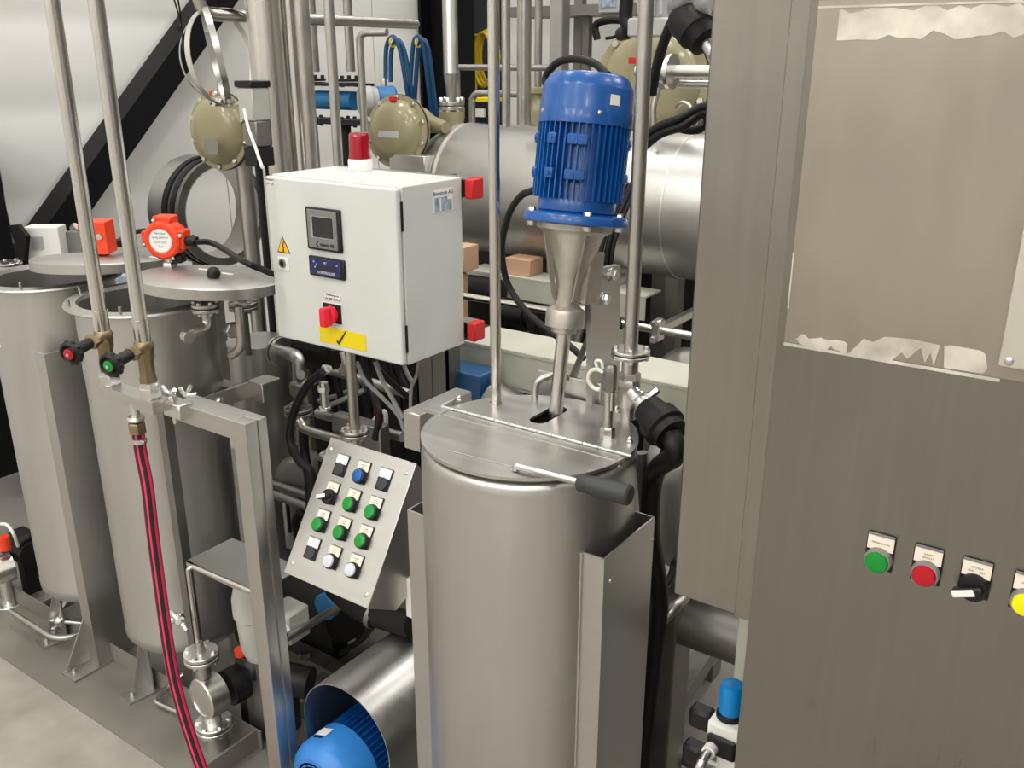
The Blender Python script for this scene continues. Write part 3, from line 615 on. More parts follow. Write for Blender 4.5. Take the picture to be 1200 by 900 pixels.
ks = rect(a, b, 0.003, PUREW, 'lock_plate', dr, bev=0.001); c = V(((a[0] + b[0]) / 2 - 0.002, BY - 0.003, (a[2] + b[2]) / 2 + 0.001))
g = G(); g.ring(c, (0, -1, 0), 0.0075, 0.0105, 0.003, 24); part(ks, 'lock_ring', g, GREYP)
g = G(); g.cyl(c, c + V((0, -0.0015, 0)), 0.0078); part(ks, 'lock_core', g, BLACK)
a, b = (-1.488,1.4,1.16), (-1.44,1.4,1.147)
sl = rect(a, b, 0.0012, PAPER, 'switch_label', dr)
for i, s in enumerate(('Zuleitung von', 'UV 400 V/50Hz')): text(sl, s, ((a[0] + b[0]) / 2, BY - 0.0015, (a[2] + b[2]) / 2 + 0.0048 - 0.0085 * i), XR, ZUP, 0.0072, LETT)
a, b = (-1.495,1.4,1.141), (-1.436,1.4,1.094)
ms = rect(a, b, 0.002, PAPER, 'main_switch', dr, label='red rotary main switch on black plate')
a, b = (-1.492,1.4,1.139), (-1.438,1.4,1.096); rect(a, b, 0.006, BLACK, 'switch_plate', ms, bev=0.001)
text(ms, '0', ((a[0] + b[0]) / 2 - 0.003, BY - 0.0065, a[2] - 0.006), XR, ZUP, 0.010, LETW)
text(ms, 'I', ((a[0] + b[0]) / 2 + 0.010, BY - 0.0065, a[2] - 0.008), XR, ZUP, 0.009, LETW)
c = V(((a[0] + b[0]) / 2, BY - 0.006, (a[2] + b[2]) / 2 - 0.002))
g = G(); g.lathe(c, (0, -1, 0), [(0.020, 0), (0.019, 0.010), (0.016, 0.012)], 28); g.obox(c + V((0, -0.019, -0.002)), XR, ZUP, YB, 0.020, 0.044, 0.024, 0.005, 2); part(ms, 'knob', g, KRED, 'bright red turning knob')
a, b = (-1.513,1.4,1.083), (-1.37,1.4,1.045)
ys = rect(a, b, 0.0014, YEL, 'yellow_sticker', dr, label='yellow rectangular sticker with hand drawn tick')
t0, t1, t2 = V((-1.458,1.398,1.055)), V((-1.453,1.398,1.049)), V((-1.426,1.398,1.084))
g = G(); g.bar(t0, t1, 0.0045, 0.0006, up=(0, 1, 0)); g.prism([t1 + V((-0.003, 0, 0.001)), t1 + V((0.002, 0, -0.002)), t2 + V((0.001, 0, 0)), t2 + V((-0.001, 0, 0.001))], (0, -0.0006, 0)); part(ys, 'tick', g, LETT)
a, b = (-1.65,1.4,1.401), (-1.628,1.4,1.385)
cl = rect(a, b, 0.0008, PAPER, 'corner_label', dr)
text(cl, 'Mischer', ((a[0] + b[0]) / 2, BY - 0.001, (a[2] + b[2]) / 2 + 0.005), XR, ZUP, 0.0075, LETT); text(cl, 'UV 1A', ((a[0] + b[0]) / 2, BY - 0.001, (a[2] + b[2]) / 2 - 0.0045), XR, ZUP, 0.0085, LETT)
# company sticker on the right side
SX = bx1 - 0.001; a, b = V((-1.264,1.516,1.389)), V((-1.264,1.581,1.341))
g = G(); g.box((SX, a.y, b.z), (SX + 0.0008, b.y, a.z)); st = part(t, 'side_sticker', g, PAPER, 'white sticker with blue lettering and grey picture')
hh = a.z - b.z
g = G(); g.box((SX, a.y + 0.003, b.z + 0.002), (SX + 0.0012, b.y - 0.004, a.z - hh * .33)); part(st, 'picture', g, LOGO)
g = G()
for (f0, f1, z0, z1) in ((.30, .37, .04, .64), (.56, .60, .06, .32), (.70, .96, .52, .66)): g.box((SX, a.y + (b.y - a.y) * f0, b.z + hh * z0), (SX + 0.0015, a.y + (b.y - a.y) * f1, b.z + hh * z1))
part(st, 'picture_highlights', g, PAPER)
text(st, 'Benetron AG', (SX + 0.0012, (a.y + b.y) / 2, a.z - hh * .16), YB, ZUP, 0.0125, LETB)
# beacon
bc = (-1.539,1.586,1.408); r = 0.02822
bk = thing('warning_beacon', 'red warning beacon on white base standing on the control box', 'beacon', bc)
g = G(); g.lathe(bc, ZUP, [(r, 0), (r, 0.022), (r * .96, 0.025), (r * .9, 0.026)], 32); part(bk, 'base', g, PUREW)
g = G(); g.lathe(bc, ZUP, [(r * .86, 0.025), (r * .93, 0.027), (r * .92, 0.034), (r * .87, 0.034), (r * .84, 0.074), (r * .80, 0.081), (r * .7, 0.084), (0, 0.085)], 32); part(bk, 'lens', g, LENS)
# mounting rails with red end caps, post
for nm, zz, dz in (('upper', 1.383, 0.022), ('lower', 1.058, 0.018)):
    tt = thing('mounting_rail', 'steel strut rail with red end cap at the %s edge behind the control box' % nm, 'rail', (-1.42, BY + BD + 0.02, zz - 0.02))
    g = G(); g.box((-1.66, BY + BD + 0.002, zz - 0.022), (-1.25, BY + BD + 0.038, zz - 0.019)); g.box((-1.66, BY + BD + 0.002, zz + 0.019), (-1.25, BY + BD + 0.038, zz + 0.022)); g.box((-1.66, BY + BD + 0.035, zz - 0.02), (-1.25, BY + BD + 0.038, zz + 0.02)); part(tt, 'strut', g, PLATE)
    g = G(); g.box((-1.258, BY + BD - 0.001, zz - 0.022), (-1.234, BY + BD + 0.040, zz + 0.022), 0.003); part(tt, 'end_cap', g, RED, 'red plastic end cap')
g = G(); yb = BY + BD + 0.045
g.box((-1.455, yb, 0), (-1.355, yb + 0.006, 1.40)); g.box((-1.455, yb, 0), (-1.449, yb + 0.05, 1.40)); g.box((-1.361, yb, 0), (-1.355, yb + 0.05, 1.40)); g.box((-1.408, yb - 0.002, 0), (-1.404, yb, 1.40)); solo('box_post', g, DARKS, 'channel steel post standing behind the control box', 'post')
p = (-1.492,1.47,0.805)
tt = thing('stand_pipe', 'upright steel pipe with flange under the control box above the desk', 'pipe', (p[0], p[1], p[2] - 0.03))
g = G(); g.cyl((p[0], p[1], p[2]), (p[0], p[1], 1.025), 0.0125); part(tt, 'riser', g, PIPE)
g = G(); g.flange((p[0], p[1], p[2] - 0.004), ZUP, 0.034, 0.009, 0.003, 6, 0.005, 0.02); part(tt, 'flange', g, PIPE)
g = G(); g.cyl((p[0], p[1], p[2] - 0.16), (p[0], p[1], p[2] - 0.012), 0.017); part(tt, 'neck', g, PIPE)

# ================================================================ the two tanks on the left
LT = []
for (cx, nm, lab) in ((-2.02, 1, 'right round steel tank of the left pair, below the round orange level switch'), (-2.45, 0, 'left round steel tank of the left pair, cut by the picture edge')):
    cy = 1.30; r = 0.163
    t = thing('storage_tank', lab, 'tank', (cx, cy, 0))
    g = G(); g.lathe((cx, cy, 0), ZUP, [(0.05, 0.135), (0.12, 0.138), (r - 0.012, 0.158), (r, 0.175), (r + 0.001, 0.197), (r, 0.199), (r, 1.09), (r - 0.008, 1.09), (r - 0.008, 0.22), (0, 0.2)], 80); part(t, 'shell', g, STEEL)
    g = G(); g.lathe((cx, cy, 0), ZUP, [(r - 0.009, 1.088), (r + 0.022, 1.088), (r + 0.024, 1.091), (r + 0.022, 1.096), (r - 0.006, 1.098)], 80, closed=True); part(t, 'rim', g, STEEL)
    g = G()
    for a in (-2.7, -1.9, -0.9): g.cyl((cx + (r + 0.012) * math.cos(a), cy + (r + 0.012) * math.sin(a), 1.095), (cx + (r + 0.012) * math.cos(a), cy + (r + 0.012) * math.sin(a), 1.115), 0.004, n=10)
    part(t, 'stud', g, PIPE)
    for k, a in enumerate((-1.75, 0.5, 2.4)):
        px_, py_ = cx + 0.12 * math.cos(a), cy + 0.12 * math.sin(a)
        d = V((math.cos(a), math.sin(a), 0)); s = V((-d.y, d.x, 0))
        g = G(); base = V((px_, py_, 0))
        g.prism([base + V((0, 0, 0.17)) - s * 0.02, base + V((0, 0, 0.008)) - s * 0.02, base + d * 0.05 + V((0, 0, 0.008)) - s * 0.02, base + d * 0.05 + V((0, 0, 0.02)) - s * 0.02, base + d * 0.012 + V((0, 0, 0.17)) - s * 0.02], s * 0.004)
        g.obox(base + d * 0.01 + V((0, 0, 0.09)), d, s, ZUP, 0.004, 0.04, 0.17)
        g.obox(base + d * 0.035 + V((0, 0, 0.007)), d, s, ZUP, 0.10, 0.06, 0.006)
        g.hexa(base + d * 0.06 + V((0, 0, 0.010)), ZUP, 0.009, 0.012)
        part(t, 'foot', g, STEEL)
    LT.append(t)
# lids swung aside, above the rims
def lid(cx, cy, z, r, lab, tilt):
    t = thing('tank_lid', lab, 'lid', (cx, cy, z))
    g = G(); g.lathe((cx, cy, z), tilt, [(r - 0.004, 0.0), (r, 0.0), (r + 0.001, 0.024), (r - 0.003, 0.027), (0, 0.030)], 80); part(t, 'cover', g, STEEL)
    return t
l2 = V((-1.88,1.391,1.127)); l1 = V((-2.307,1.372,1.127)); LR = 0.175
T2 = V((0.5 * 0.085 - 0.87 * 0.03, 0.87 * 0.085 + 0.5 * 0.03, 1)).normalized(); T1 = V((0.5 * 0.05 - 0.87 * 0.09, 0.87 * 0.05 + 0.5 * 0.09, 1)).normalized()
t2 = lid(l2.x, l2.y, 1.122, LR, 'round steel lid swung aside over the right tank of the left pair', T2)
t1 = lid(l1.x, l1.y, 1.122, LR, 'round steel lid swung aside over the left tank of the left pair', T1)
k = V((-1.848,1.381,1.148)); g = G(); g.cyl(k - V((0, 0, 0.01)), k + V((0, 0, 0.004)), 0.006); g.ball(k + V((0, 0, 0.014)), 0.0165, 18); part(t2, 'ball_knob', g, BLACK, 'black ball knob')
g = G()
for p in ((-1.949,1.431,1.143), (-1.87,1.439,1.143), (-2.17,1.442,1.143)): g.obox((p[0], p[1], 1.122 + 0.0305 - (T2.x * (p[0] - l2.x) + T2.y * (p[1] - l2.y)) / T2.z), (1, 0.15, -T2.x / T2.z), (-0.15, 1, -T2.y / T2.z), T2, 0.035, 0.006, 0.002)
part(t2, 'index_mark', g, PAPER)
# orange level switches
def level_switch(p, face, lab, r=0.048):
    p = V(p); f = V(face).normalized(); s = ZUP.cross(f).normalized()
    t = thing('level_switch', lab, 'level sensor', tuple(p))
    g = G(); g.hexa(p, ZUP, 0.020, 0.018); g.cyl(p, p + V((0, 0, 0.03)), 0.013); part(t, 'socket_nut', g, PIPE)
    c = p + V((0, 0, 0.028 + r))
    g = G(); g.lathe(c - f * 0.03, f, [(r * .86, 0), (r * .98, 0.01), (r * 1.0, 0.03), (r * 1.0, 0.052)], 10)
    g.obox(c - f * 0.004 + ZUP * r * 0.95, s, f, ZUP, r * 0.95, 0.045, r * 0.45, 0.003); g.obox(c - f * 0.004 - s * r * 0.95, s, f, ZUP, r * 0.5, 0.045, r * 0.8, 0.003); g.obox(c - f * 0.004 + s * r * 0.88, s, f, ZUP, r * 0.4, 0.045, r * 0.95, 0.003)
    part(t, 'housing', g, ORANGE)
    g = G(); g.lathe(c + f * 0.018, f, [(r * .96, 0), (r * .96, 0.008), (r * .86, 0.013), (r * .68, 0.0135), (r * .64, 0.012)], 40); cv = part(t, 'cover', g, ORANGE)
    g = G(); g.cyl(c + f * 0.0295, c + f * 0.031, r * .6, n=36); part(cv, 'round_label', g, PAPER)
    up = f.cross(s)
    if up.z < 0: up = -up
    for i, (tx, q, dz) in enumerate((('Vibration', 0.011, .62), ('LEVEL SWITCH', 0.0085, .25), ('10..35 V DC', 0.0085, -.15), ('IP 66', 0.0085, -.5))): text(cv, tx, c + f * 0.0312 + up * r * .6 * dz, s, up, q * .78, LETB if i != 1 else LETT)
    g = G()
    for a in (0.25, 1.9, 3.4, 5.2): g.ball(c + f * 0.024 + (s * math.cos(a) + up * math.sin(a)) * r * 1.03, 0.005, 10)
    part(t, 'screw', g, BOLT)
    return t, c, f, s, up
sw2 = level_switch((-2.059,1.409,1.142), (0.42, -0.9, 0.0), 'round orange level switch with white disc label on the right lid', 0.05)
t, c, f, s, up = sw2
g = G(); g.cyl(c + s * 0.048 + V((0, 0, -0.004)), c + s * 0.078 + V((0, 0, -0.006)), 0.0125); g.cyl(c + s * 0.066, c + s * 0.078 + V((0, 0, -0.006)), 0.0145); g.obox(c + s * 0.03 - up * 0.05, s, f, up, 0.02, 0.03, 0.02, 0.002); part(t, 'cable_gland', g, BLACK)
e = c + s * 0.076 + V((0, 0, -0.006))
g = G(); g.spline([e, e + s * 0.04 + V((0.0, 0.01, -0.004)), (-1.669,1.33,1.222), (-1.654,1.38,1.192), (-1.694,1.47,1.145), (-1.718,1.55,1.034)], 0.0075); solo('sensor_cable', g, RUB, 'black cable running from the round orange switch to the control box', 'cable')
sw1 = V((-2.319,1.384,1.142)); t = thing('level_switch', 'boxy orange level switch seen from its side on the left lid', 'level sensor', tuple(sw1))
g = G(); g.hexa(sw1, ZUP, 0.022, 0.012); part(t, 'socket_nut', g, PIPE)
f = V((-0.55, 0.83, 0)).normalized(); s = ZUP.cross(f); c = sw1 + V((0, 0, 0.06))
g = G(); g.obox(c, s, f, ZUP, 0.062, 0.06, 0.088, 0.005, 2); g.obox(c - V((0.005, 0.01, -0.03)), s, f, ZUP, 0.066, 0.05, 0.012, 0.002); g.obox(c + s * 0.02 - f * 0.03, s, f, ZUP, 0.03, 0.012, 0.06, 0.003); part(t, 'housing', g, ORANGE)
g = G(); q = c - f * 0.036 + s * -0.005; g.cyl(c - f * 0.028 - s * 0.014 + V((0, 0, 0.005)), c - f * 0.036 - s * 0.014 + V((0, 0, 0.005)), 0.008); part(t, 'plug_screw', g, BOLT)
q = V((-2.367,1.46,1.167)); g = G(); g.cyl(q, q + V((0.03, 0.02, 0.002)), 0.012); part(t, 'cable_gland', g, BLACK)
g = G(); g.spline([q, (-2.38,1.5,1.181), (-2.35,1.52,1.193), (-2.278,1.52,1.201), (-2.189,1.5,1.199)], 0.007); solo('sensor_cable', g, RUB, 'short black cable arching from the boxy orange switch behind the round one', 'cable')
# white labels on the tanks
def curved_label(cx, cy, r, a0, a1, z0, z1, par):
    g = G(); A = [(cx + rr * math.cos(a0 + (a1 - a0) * i / 6), cy + rr * math.sin(a0 + (a1 - a0) * i / 6)) for rr in (r + 0.0006,) for i in range(7)]
    B = [(cx + (r + 0.0014) * math.cos(a0 + (a1 - a0) * i / 6), cy + (r + 0.0014) * math.sin(a0 + (a1 - a0) * i / 6)) for i in range(7)]
    g.prism([(x, y, z0) for x, y in A + B[::-1]], (0, 0, z1 - z0)); part(par, 'paper_label', g, PAPER)
curved_label(-2.45, 1.30, 0.163, -1.83, -1.56, 0.93, 0.965, LT[1])
curved_label(-2.02, 1.30, 0.163, -2.40, -2.05, 0.91, 0.975, LT[0])
# angle steel leg between the tanks
fp = V((-2.247,1.143,0.01)); t = thing('angle_post', 'tall angle steel post with gusset standing between the left tanks', 'post', (fp.x, fp.y, 0))
top = V((fp.x - 0.005, fp.y, (-2.056,1.1,0.945)[2]))
lx, ly = fp.x, fp.y
g = G(); g.prism([(lx - 0.045, ly, 0.01), (lx, ly, 0.01), (lx, ly + 0.11, 0.01), (lx - 0.004, ly + 0.11, 0.01), (lx - 0.004, ly + 0.004, 0.01), (lx - 0.045, ly + 0.004, 0.01)], (0, 0, top.z - 0.01)); part(t, 'angle_bar', g, STEEL)
g = G(); g.prism([(lx - 0.045, ly, 0.012), (lx - 0.045, ly - 0.07, 0.012), (lx - 0.045, ly - 0.07, 0.022), (lx - 0.045, ly, 0.15)], (0.004, 0, 0)); part(t, 'gusset', g, STEEL)
g = G(); g.box((lx - 0.055, ly - 0.08, 0.003), (lx + 0.01, ly + 0.07, 0.011)); g.hexa((lx - 0.03, ly - 0.055, 0.011), ZUP, 0.008, 0.01); part(t, 'foot_plate', g, STEEL)

# ================================================================ gate frame, manifold, valves and hose
GY = 1.03; T4 = 0.040
gx1 = (-1.374,1.03,1.002)[0]; gz = (-1.374,1.03,1.002)[2]; gxl = (-1.617,1.03,0.957)[0]
t = thing('pipe_stand', 'square tube stand that carries the two hand valves, front left', 'frame', (gx1 - 0.1, GY, 0))
g = G(); g.box((gx1, GY, 0.0), (gx1 + T4, GY + 0.027, gz), 0.002, 2); g.box((gx1 + 0.002, GY + 0.026, 0.0), (gx1 + T4 - 0.003, GY + 0.031, gz - 0.001)); g.box((gx1, GY + 0.030, 0.0), (gx1 + T4, GY + T4 + 0.012, gz), 0.002, 2); part(t, 'post', g, PLATE)
g = G(); g.box((gx1 - 0.175, GY, gz - T4), (gx1 + 0.001, GY + T4 + 0.012, gz), 0.002, 2); part(t, 'crossbar', g, PLATE)
gl = V((-1.876,1.197,0.846))
sp = thing('strip_post', 'narrow angle steel post standing close to the right flank of the right tank', 'post', (gl.x, 1.2, 0.005))
g = G(); g.prism([(gl.x, 1.197, 0.005), (gl.x + 0.026, 1.197, 0.005), (gl.x + 0.026, 1.222, 0.005), (gl.x + 0.0235, 1.222, 0.005), (gl.x + 0.0235, 1.1995, 0.005), (gl.x, 1.1995, 0.005)], (0, 0, gl.z - 0.005 + 0.02)); part(sp, 'angle_bar', g, DARKS)
g = G(); g.box((gl.x - 0.01, 1.19, 0.005), (gl.x + 0.03, 1.24, 0.009)); part(sp, 'foot_plate', g, DARKS)
mx0 = (-1.741,0.985,1.016)[0]; mx1 = (-1.556,0.985,1.012)[0]; mz = (-1.556,0.985,1.012)[2]
g = G(); g.box((mx0, 0.985, mz - 0.027), (mx1, 1.024, mz), 0.0015, 2); part(t, 'manifold_bar', g, PLATE)
g = G(); g.box((mx1 - 0.004, 1.01, mz - 0.035), (mx1 + 0.05, 1.045, mz - 0.004), 0.002); q = V((mx1 + 0.018, 1.02, mz))
g.cyl(q + V((0, 0, -0.05)), q + V((0, 0, 0.02)), 0.004); g.hexa(q + V((0, 0, 0.0)), ZUP, 0.009, 0.008)
for d in (-1, 1): g.tube([q + V((0, 0, 0.012)), q + V((d * 0.012, -0.004, 0.016)), q + V((d * 0.02, -0.006, 0.027))], 0.004, 0.006, 8)
q = q + V((0.03, 0.01, 0.012)); g.cyl(q, q + V((0.02, 0.012, 0.004)), 0.004)
for d in (-1, 1): g.tube([q, q + V((0.002, d * 0.008, 0.01)), q + V((0.004, d * 0.012, 0.02))], 0.004, 0.006, 8)
part(t, 'wing_clamp', g, BOLT, 'small clamp with wing nuts')
def hand_valve(top_px, y, wheel_px, tail, mcol, lab1, lab2, r):
    p = V(top_px); x = p.x; z = p.z
    t = thing('water_pipe', lab1, 'pipe', (x, y, z))
    g = G(); g.cyl((x, y, z - 0.046), (x, y, z), r * 1.12); g.cyl((x, y, z), (x, y, z + 0.004), r * 1.2); g.cyl((x, y, z), (x, y, 2.7), r, n=24); part(t, 'tube', g, POL)
    t = thing('hand_valve', lab2, 'valve', (x, y, mz))
    zb = z - 0.046
    g = G(); g.cyl((x, y, zb - 0.006), (x, y, zb), r * 1.35); part(t, 'seal_ring', g, PUREW)
    g = G(); g.lathe((x, y, zb - 0.006), (0, 0, -1), [(r * 1.3, 0), (r * 1.3, 0.02), (r * 1.1, 0.026), (r * 1.1, 0.06), (r * 1.25, 0.066), (r * 1.25, 0.08)], 8)
    w = V(wheel_px); c = V((x, y, w.z + 0.008)); d = (w - c); L = d.length; d.normalize()
    g.ball(c, r * 1.45, 16); g.cyl(c, c + d * L * 0.42, r * 0.95, r * 0.8); g.hexa(c + d * L * 0.3, d, r * 1.15, L * 0.16); part(t, 'brass_body', g, BRASS)
    g = G(); g.cyl(c + d * L * 0.42, c + d * L * 0.95, r * 0.8, r * 0.95); hw = part(t, 'stem_sleeve', g, BLACK)
    R = 0.0235; g = G(); g.lathe(w, d, [(0, -0.010), (R * .75, -0.012), (R * 1.0, -0.006), (R * 1.0, 0.006), (R * .8, 0.009), (R * .62, 0.004), (R * .5, 0.007), (0, 0.008)], 28)
    for k in range(10):
        a_, u_, v_ = ortho(d); th = 2 * math.pi * k / 10; g.ball(w + (u_ * math.cos(th) + v_ * math.sin(th)) * R * .90, 0.0055, 8)
    hw = part(t, 'handwheel', g, BLACK)
    g = G(); g.lathe(w, d, [(R * .46, 0.0075), (R * .46, 0.010), (R * .36, 0.0115), (0, 0.0118)], 24); cp = part(hw, 'wheel_cap', g, mcol)
    g = G(); g.lathe(w, d, [(R * .14, 0.0115), (R * .14, 0.013), (0, 0.0132)], 12); part(hw, 'cap_screw', g, BOLT)
    g = G(); zt = zb - 0.086
    g.hexa((x, y, zt + 0.008), (0, 0, -1), r * 1.5, 0.016) ; g.cyl((x, y, mz - 0.002), (x, y, zt), r * 1.25); g.hexa((x, y, mz + 0.022), (0, 0, -1), r * 1.65, 0.02); part(t, 'union_nut', g, BOLT)
    return t
hand_valve((-1.724,1.004,1.166), 1.004, (-1.692,0.915,1.109), 0, DRED, 'tall polished water pipe above the red hand valve', 'brass valve with black handwheel and red cap', 0.0138)
hand_valve((-1.586,1.004,1.169), 1.004, (-1.558,0.915,1.11), 0, GREEN, 'tall polished water pipe above the green hand valve', 'brass valve with black handwheel and green cap', 0.0138)
h = V((-1.629,0.99,0.98)); h2 = V((-1.63,0.99,0.926))
t = thing('hose_coupling', 'hose tail with brass nut and clip under the manifold bar', 'coupling', tuple(h2))
zr = lambda q: V((h2.x, 0.992, q))
g = G(); g.cyl(zr(h2.z + 0.03), zr(mz - 0.02), 0.009); g.lathe(zr(h2.z + 0.03), ZUP, [(0.016, 0), (0.0175, 0.004), (0.015, 0.010)], 24); part(t, 'threaded_tail', g, BOLT)
g = G(); g.hexa(zr(h2.z + 0.004), ZUP, 0.0185, 0.022); part(t, 'brass_nut', g, BRASS)
g = G(); g.ring(zr(h2.z - 0.019), ZUP, 0.012, 0.0152, 0.010, 24); g.obox(zr(h2.z - 0.014) + V((0.02, -0.004, 0.003)), XR, YB, ZUP, 0.014, 0.008, 0.008, 0.001); part(t, 'hose_clip', g, BOLT)
# striped hose: black core with raised coloured bands running along it
pts = [zr(h2.z + 0.006), zr(h2.z - 0.05), (-1.613,0.985,0.815), (-1.602,0.975,0.714), (-1.588,0.965,0.61), (-1.573,0.955,0.484), (-1.559,0.95,0.373), (-1.523,0.945,0.258), (-1.467,0.94,0.14), (-1.368,0.935,0.022)]
t = thing('striped_hose', 'red and black striped hose hanging below the hand valves', 'hose', (pts[-1][0], pts[-1][1], pts[-1][2]))
g = G(); g.spline(pts, 0.0125, 18); path = g.path; part(t, 'hose_core', g, HOSEB)
n = len(path)
for th0, wd in ((-2.05, 0.30), (-0.95, 0.15), (0.2, 0.3), (1.3, 0.3), (2.6, 0.25)):
    g = G(); rings = []
    u = None
    for i, q in enumerate(path):
        tg = (path[min(i + 1, n - 1)] - path[max(i - 1, 0)]).normalized(); u = (XR - tg * XR.dot(tg)).normalized(); v = tg.cross(u)
        if v.y < 0: v = -v
        rings.append([g.bm.verts.new(q + (u * math.cos(a) + v * math.sin(a)) * rr) for rr, a in [(0.0129, th0 - wd + 2 * wd * k / 4) for k in range(5)] + [(0.0122, th0 + wd - 2 * wd * k / 4) for k in range(5)]])
    for A, B in zip(rings, rings[1:]):
        for k in range(10): g.face([A[k], A[(k + 1) % 10], B[(k + 1) % 10], B[k]])
    part(t, 'coloured_band', g, PINK, 'pink red stripe')

# ================================================================ skid tray and things on it
g = G(); g.box((-3.9, 1.008, 0.0), (-1.28, 2.4, 0.004)); solo('drip_tray', g, TRAY, 'flat grey steel tray on the floor under the left tanks', 'tray')
t = thing('skid_frame', 'low steel rails standing on the tray behind the tank feet', 'frame', (-2.4, 1.3, 0.005))
g = G(); g.box((-3.6, 1.185, 0.005), (-1.60, 1.189, 0.06)); part(t, 'rail', g, TRAY)
g = G(); g.box((-2.62, 1.19, 0.005), (-2.615, 1.7, 0.06)); part(t, 'rail', g, TRAY)
g = G(); g.box((-1.62, 1.02, 0.005), (-1.614, 1.185, 0.06)); part(t, 'rail', g, TRAY)
# folded sheet shelf
sh = [V((-1.765,1.15,0.51)), V((-1.511,1.184,0.51)), V((-1.518,1.289,0.51)), V((-1.766,1.288,0.51))]
x0, x1, y0, y1 = sh[0].x, sh[1].x, sh[0].y, sh[3].y
t = thing('sheet_cover', 'folded steel sheet cover under the pipe stand', 'cover', ((x0 + x1) / 2, (y0 + y1) / 2, 0.5))
g = G(); g.box((x0, y0, 0.507), (x1, y1, 0.510)); g.box((x0, y0, 0.495), (x1, y0 + 0.003, 0.51)); part(t, 'top_sheet', g, PLATE)
pl = [V((-1.499,1.14,0.521)), V((-1.725,1.14,0.512)), V((-1.725,1.13,0.508)), V((-1.73,1.13,0.281))]
g = G(); g.tube([pl[0], pl[1], (pl[3].x, pl[3].y, pl[1].z - 0.004), pl[3]], 0.0062, 0.02); solo('bent_rod_pipe', g, POL, 'thin bent steel pipe dropping to the flanged valve on the tray', 'pipe')
vz = V((-1.723,1.13,0.269)); t = thing('flange_valve', 'flanged stainless valve standing on the tray beside the striped hose', 'valve', (vz.x, vz.y, 0.0))
g = G(); g.flange((vz.x, vz.y, vz.z), ZUP, 0.042, 0.012, 0.003, 4, 0.007, 0.03); part(t, 'upper_flange', g, BOLT)
g = G(); g.cyl((vz.x, vz.y, vz.z + 0.01), (vz.x, vz.y, vz.z + 0.04), 0.012, 0.007); g.cyl((vz.x, vz.y, vz.z - 0.06), (vz.x, vz.y, vz.z - 0.01), 0.018); part(t, 'neck', g, PIPE)
bcn = V((vz.x + 0.01, vz.y, vz.z - 0.115)); d = V((-0.1, -1, 0.05)).normalized()
g = G(); g.lathe(bcn - d * 0.03, d, [(0.046, 0), (0.053, 0.003), (0.053, 0.05), (0.050, 0.053), (0.043, 0.0535), (0.042, 0.051), (0.03, 0.051), (0, 0.052)], 40); part(t, 'round_body', g, BOLT)
g = G(); g.flange((vz.x + 0.015, vz.y, vz.z - 0.20), ZUP, 0.046, 0.012, 0.003, 6, 0.007, 0.034); g.cyl((vz.x + 0.015, vz.y, vz.z - 0.19), (vz.x + 0.012, vz.y, vz.z - 0.14), 0.02); part(t, 'lower_flange', g, BOLT)
g = G(); g.cyl((vz.x + 0.015, vz.y, 0.004), (vz.x + 0.015, vz.y, vz.z - 0.21), 0.03); part(t, 'foot', g, PIPE)
a = V((vz.x + 0.03, vz.y + 0.04, vz.z - 0.11)); t = thing('pump_drive', 'dark pump drive with blue and orange caps behind the flanged valve', 'pump', (a.x, a.y + 0.08, 0.004))
g = G(); g.cyl(a, a + V((0.01, 0.09, 0)), 0.047); g.box(a + V((-0.01, 0.03, 0.02)), a + V((0.07, 0.12, 0.075)), 0.012); g.box(a + V((-0.02, 0.04, -a.z + 0.005)), a + V((0.03, 0.09, -0.03)), 0.01); part(t, 'body', g, BLACK)
g = G(); g.cyl(a + V((0.045, 0.085, 0.074)), a + V((0.045, 0.085, 0.084)), 0.024); part(t, 'cap', g, TBLUE, 'blue cap')
g = G(); g.cyl(a + V((0.004, 0.05, 0.074)), a + V((0.004, 0.05, 0.09)), 0.016); part(t, 'cap', g, ORANGE, 'orange cap')
g = G(); g.tube([(-1.855,1.144,0.02), (-1.97,1.131,0.02), (-1.98,1.191,0.03), (-1.966,1.227,0.05)], 0.007, 0.02); solo('tray_pipe', g, PIPE, 'thin bent drain pipe on the tray left of the striped hose', 'pipe')
g = G(); g.tube([(-2.665,1.115,0.05), (-2.421,1.112,0.05), (-2.38,1.146,0.05), (-2.386,1.254,0.05)], 0.0085, 0.05); solo('tray_pipe', g, PIPE, 'bent drain pipe curving below the left tank of the pair', 'pipe')
fv = V((-2.472,1.165,0.06)); t = thing('drain_valve', 'small steel drain valve under the left tank of the pair', 'valve', tuple(fv))
g = G(); g.cyl(fv + V((-0.03, -0.015, 0)), fv + V((0.1, 0.05, 0)), 0.006); g.ball(fv, 0.018, 10); g.hexa(fv + V((0.015, -0.02, -0.01)), (0.3, -1, 0), 0.012, 0.016); part(t, 'body', g, BOLT)
g = G(); g.cyl(fv, fv + V((0.012, 0.01, 0.06)), 0.006); g.bar(fv + V((0.012, 0.01, 0.05)), fv + V((0.025, 0.02, 0.075)), 0.013, 0.008); part(t, 'lever', g, BOLT)
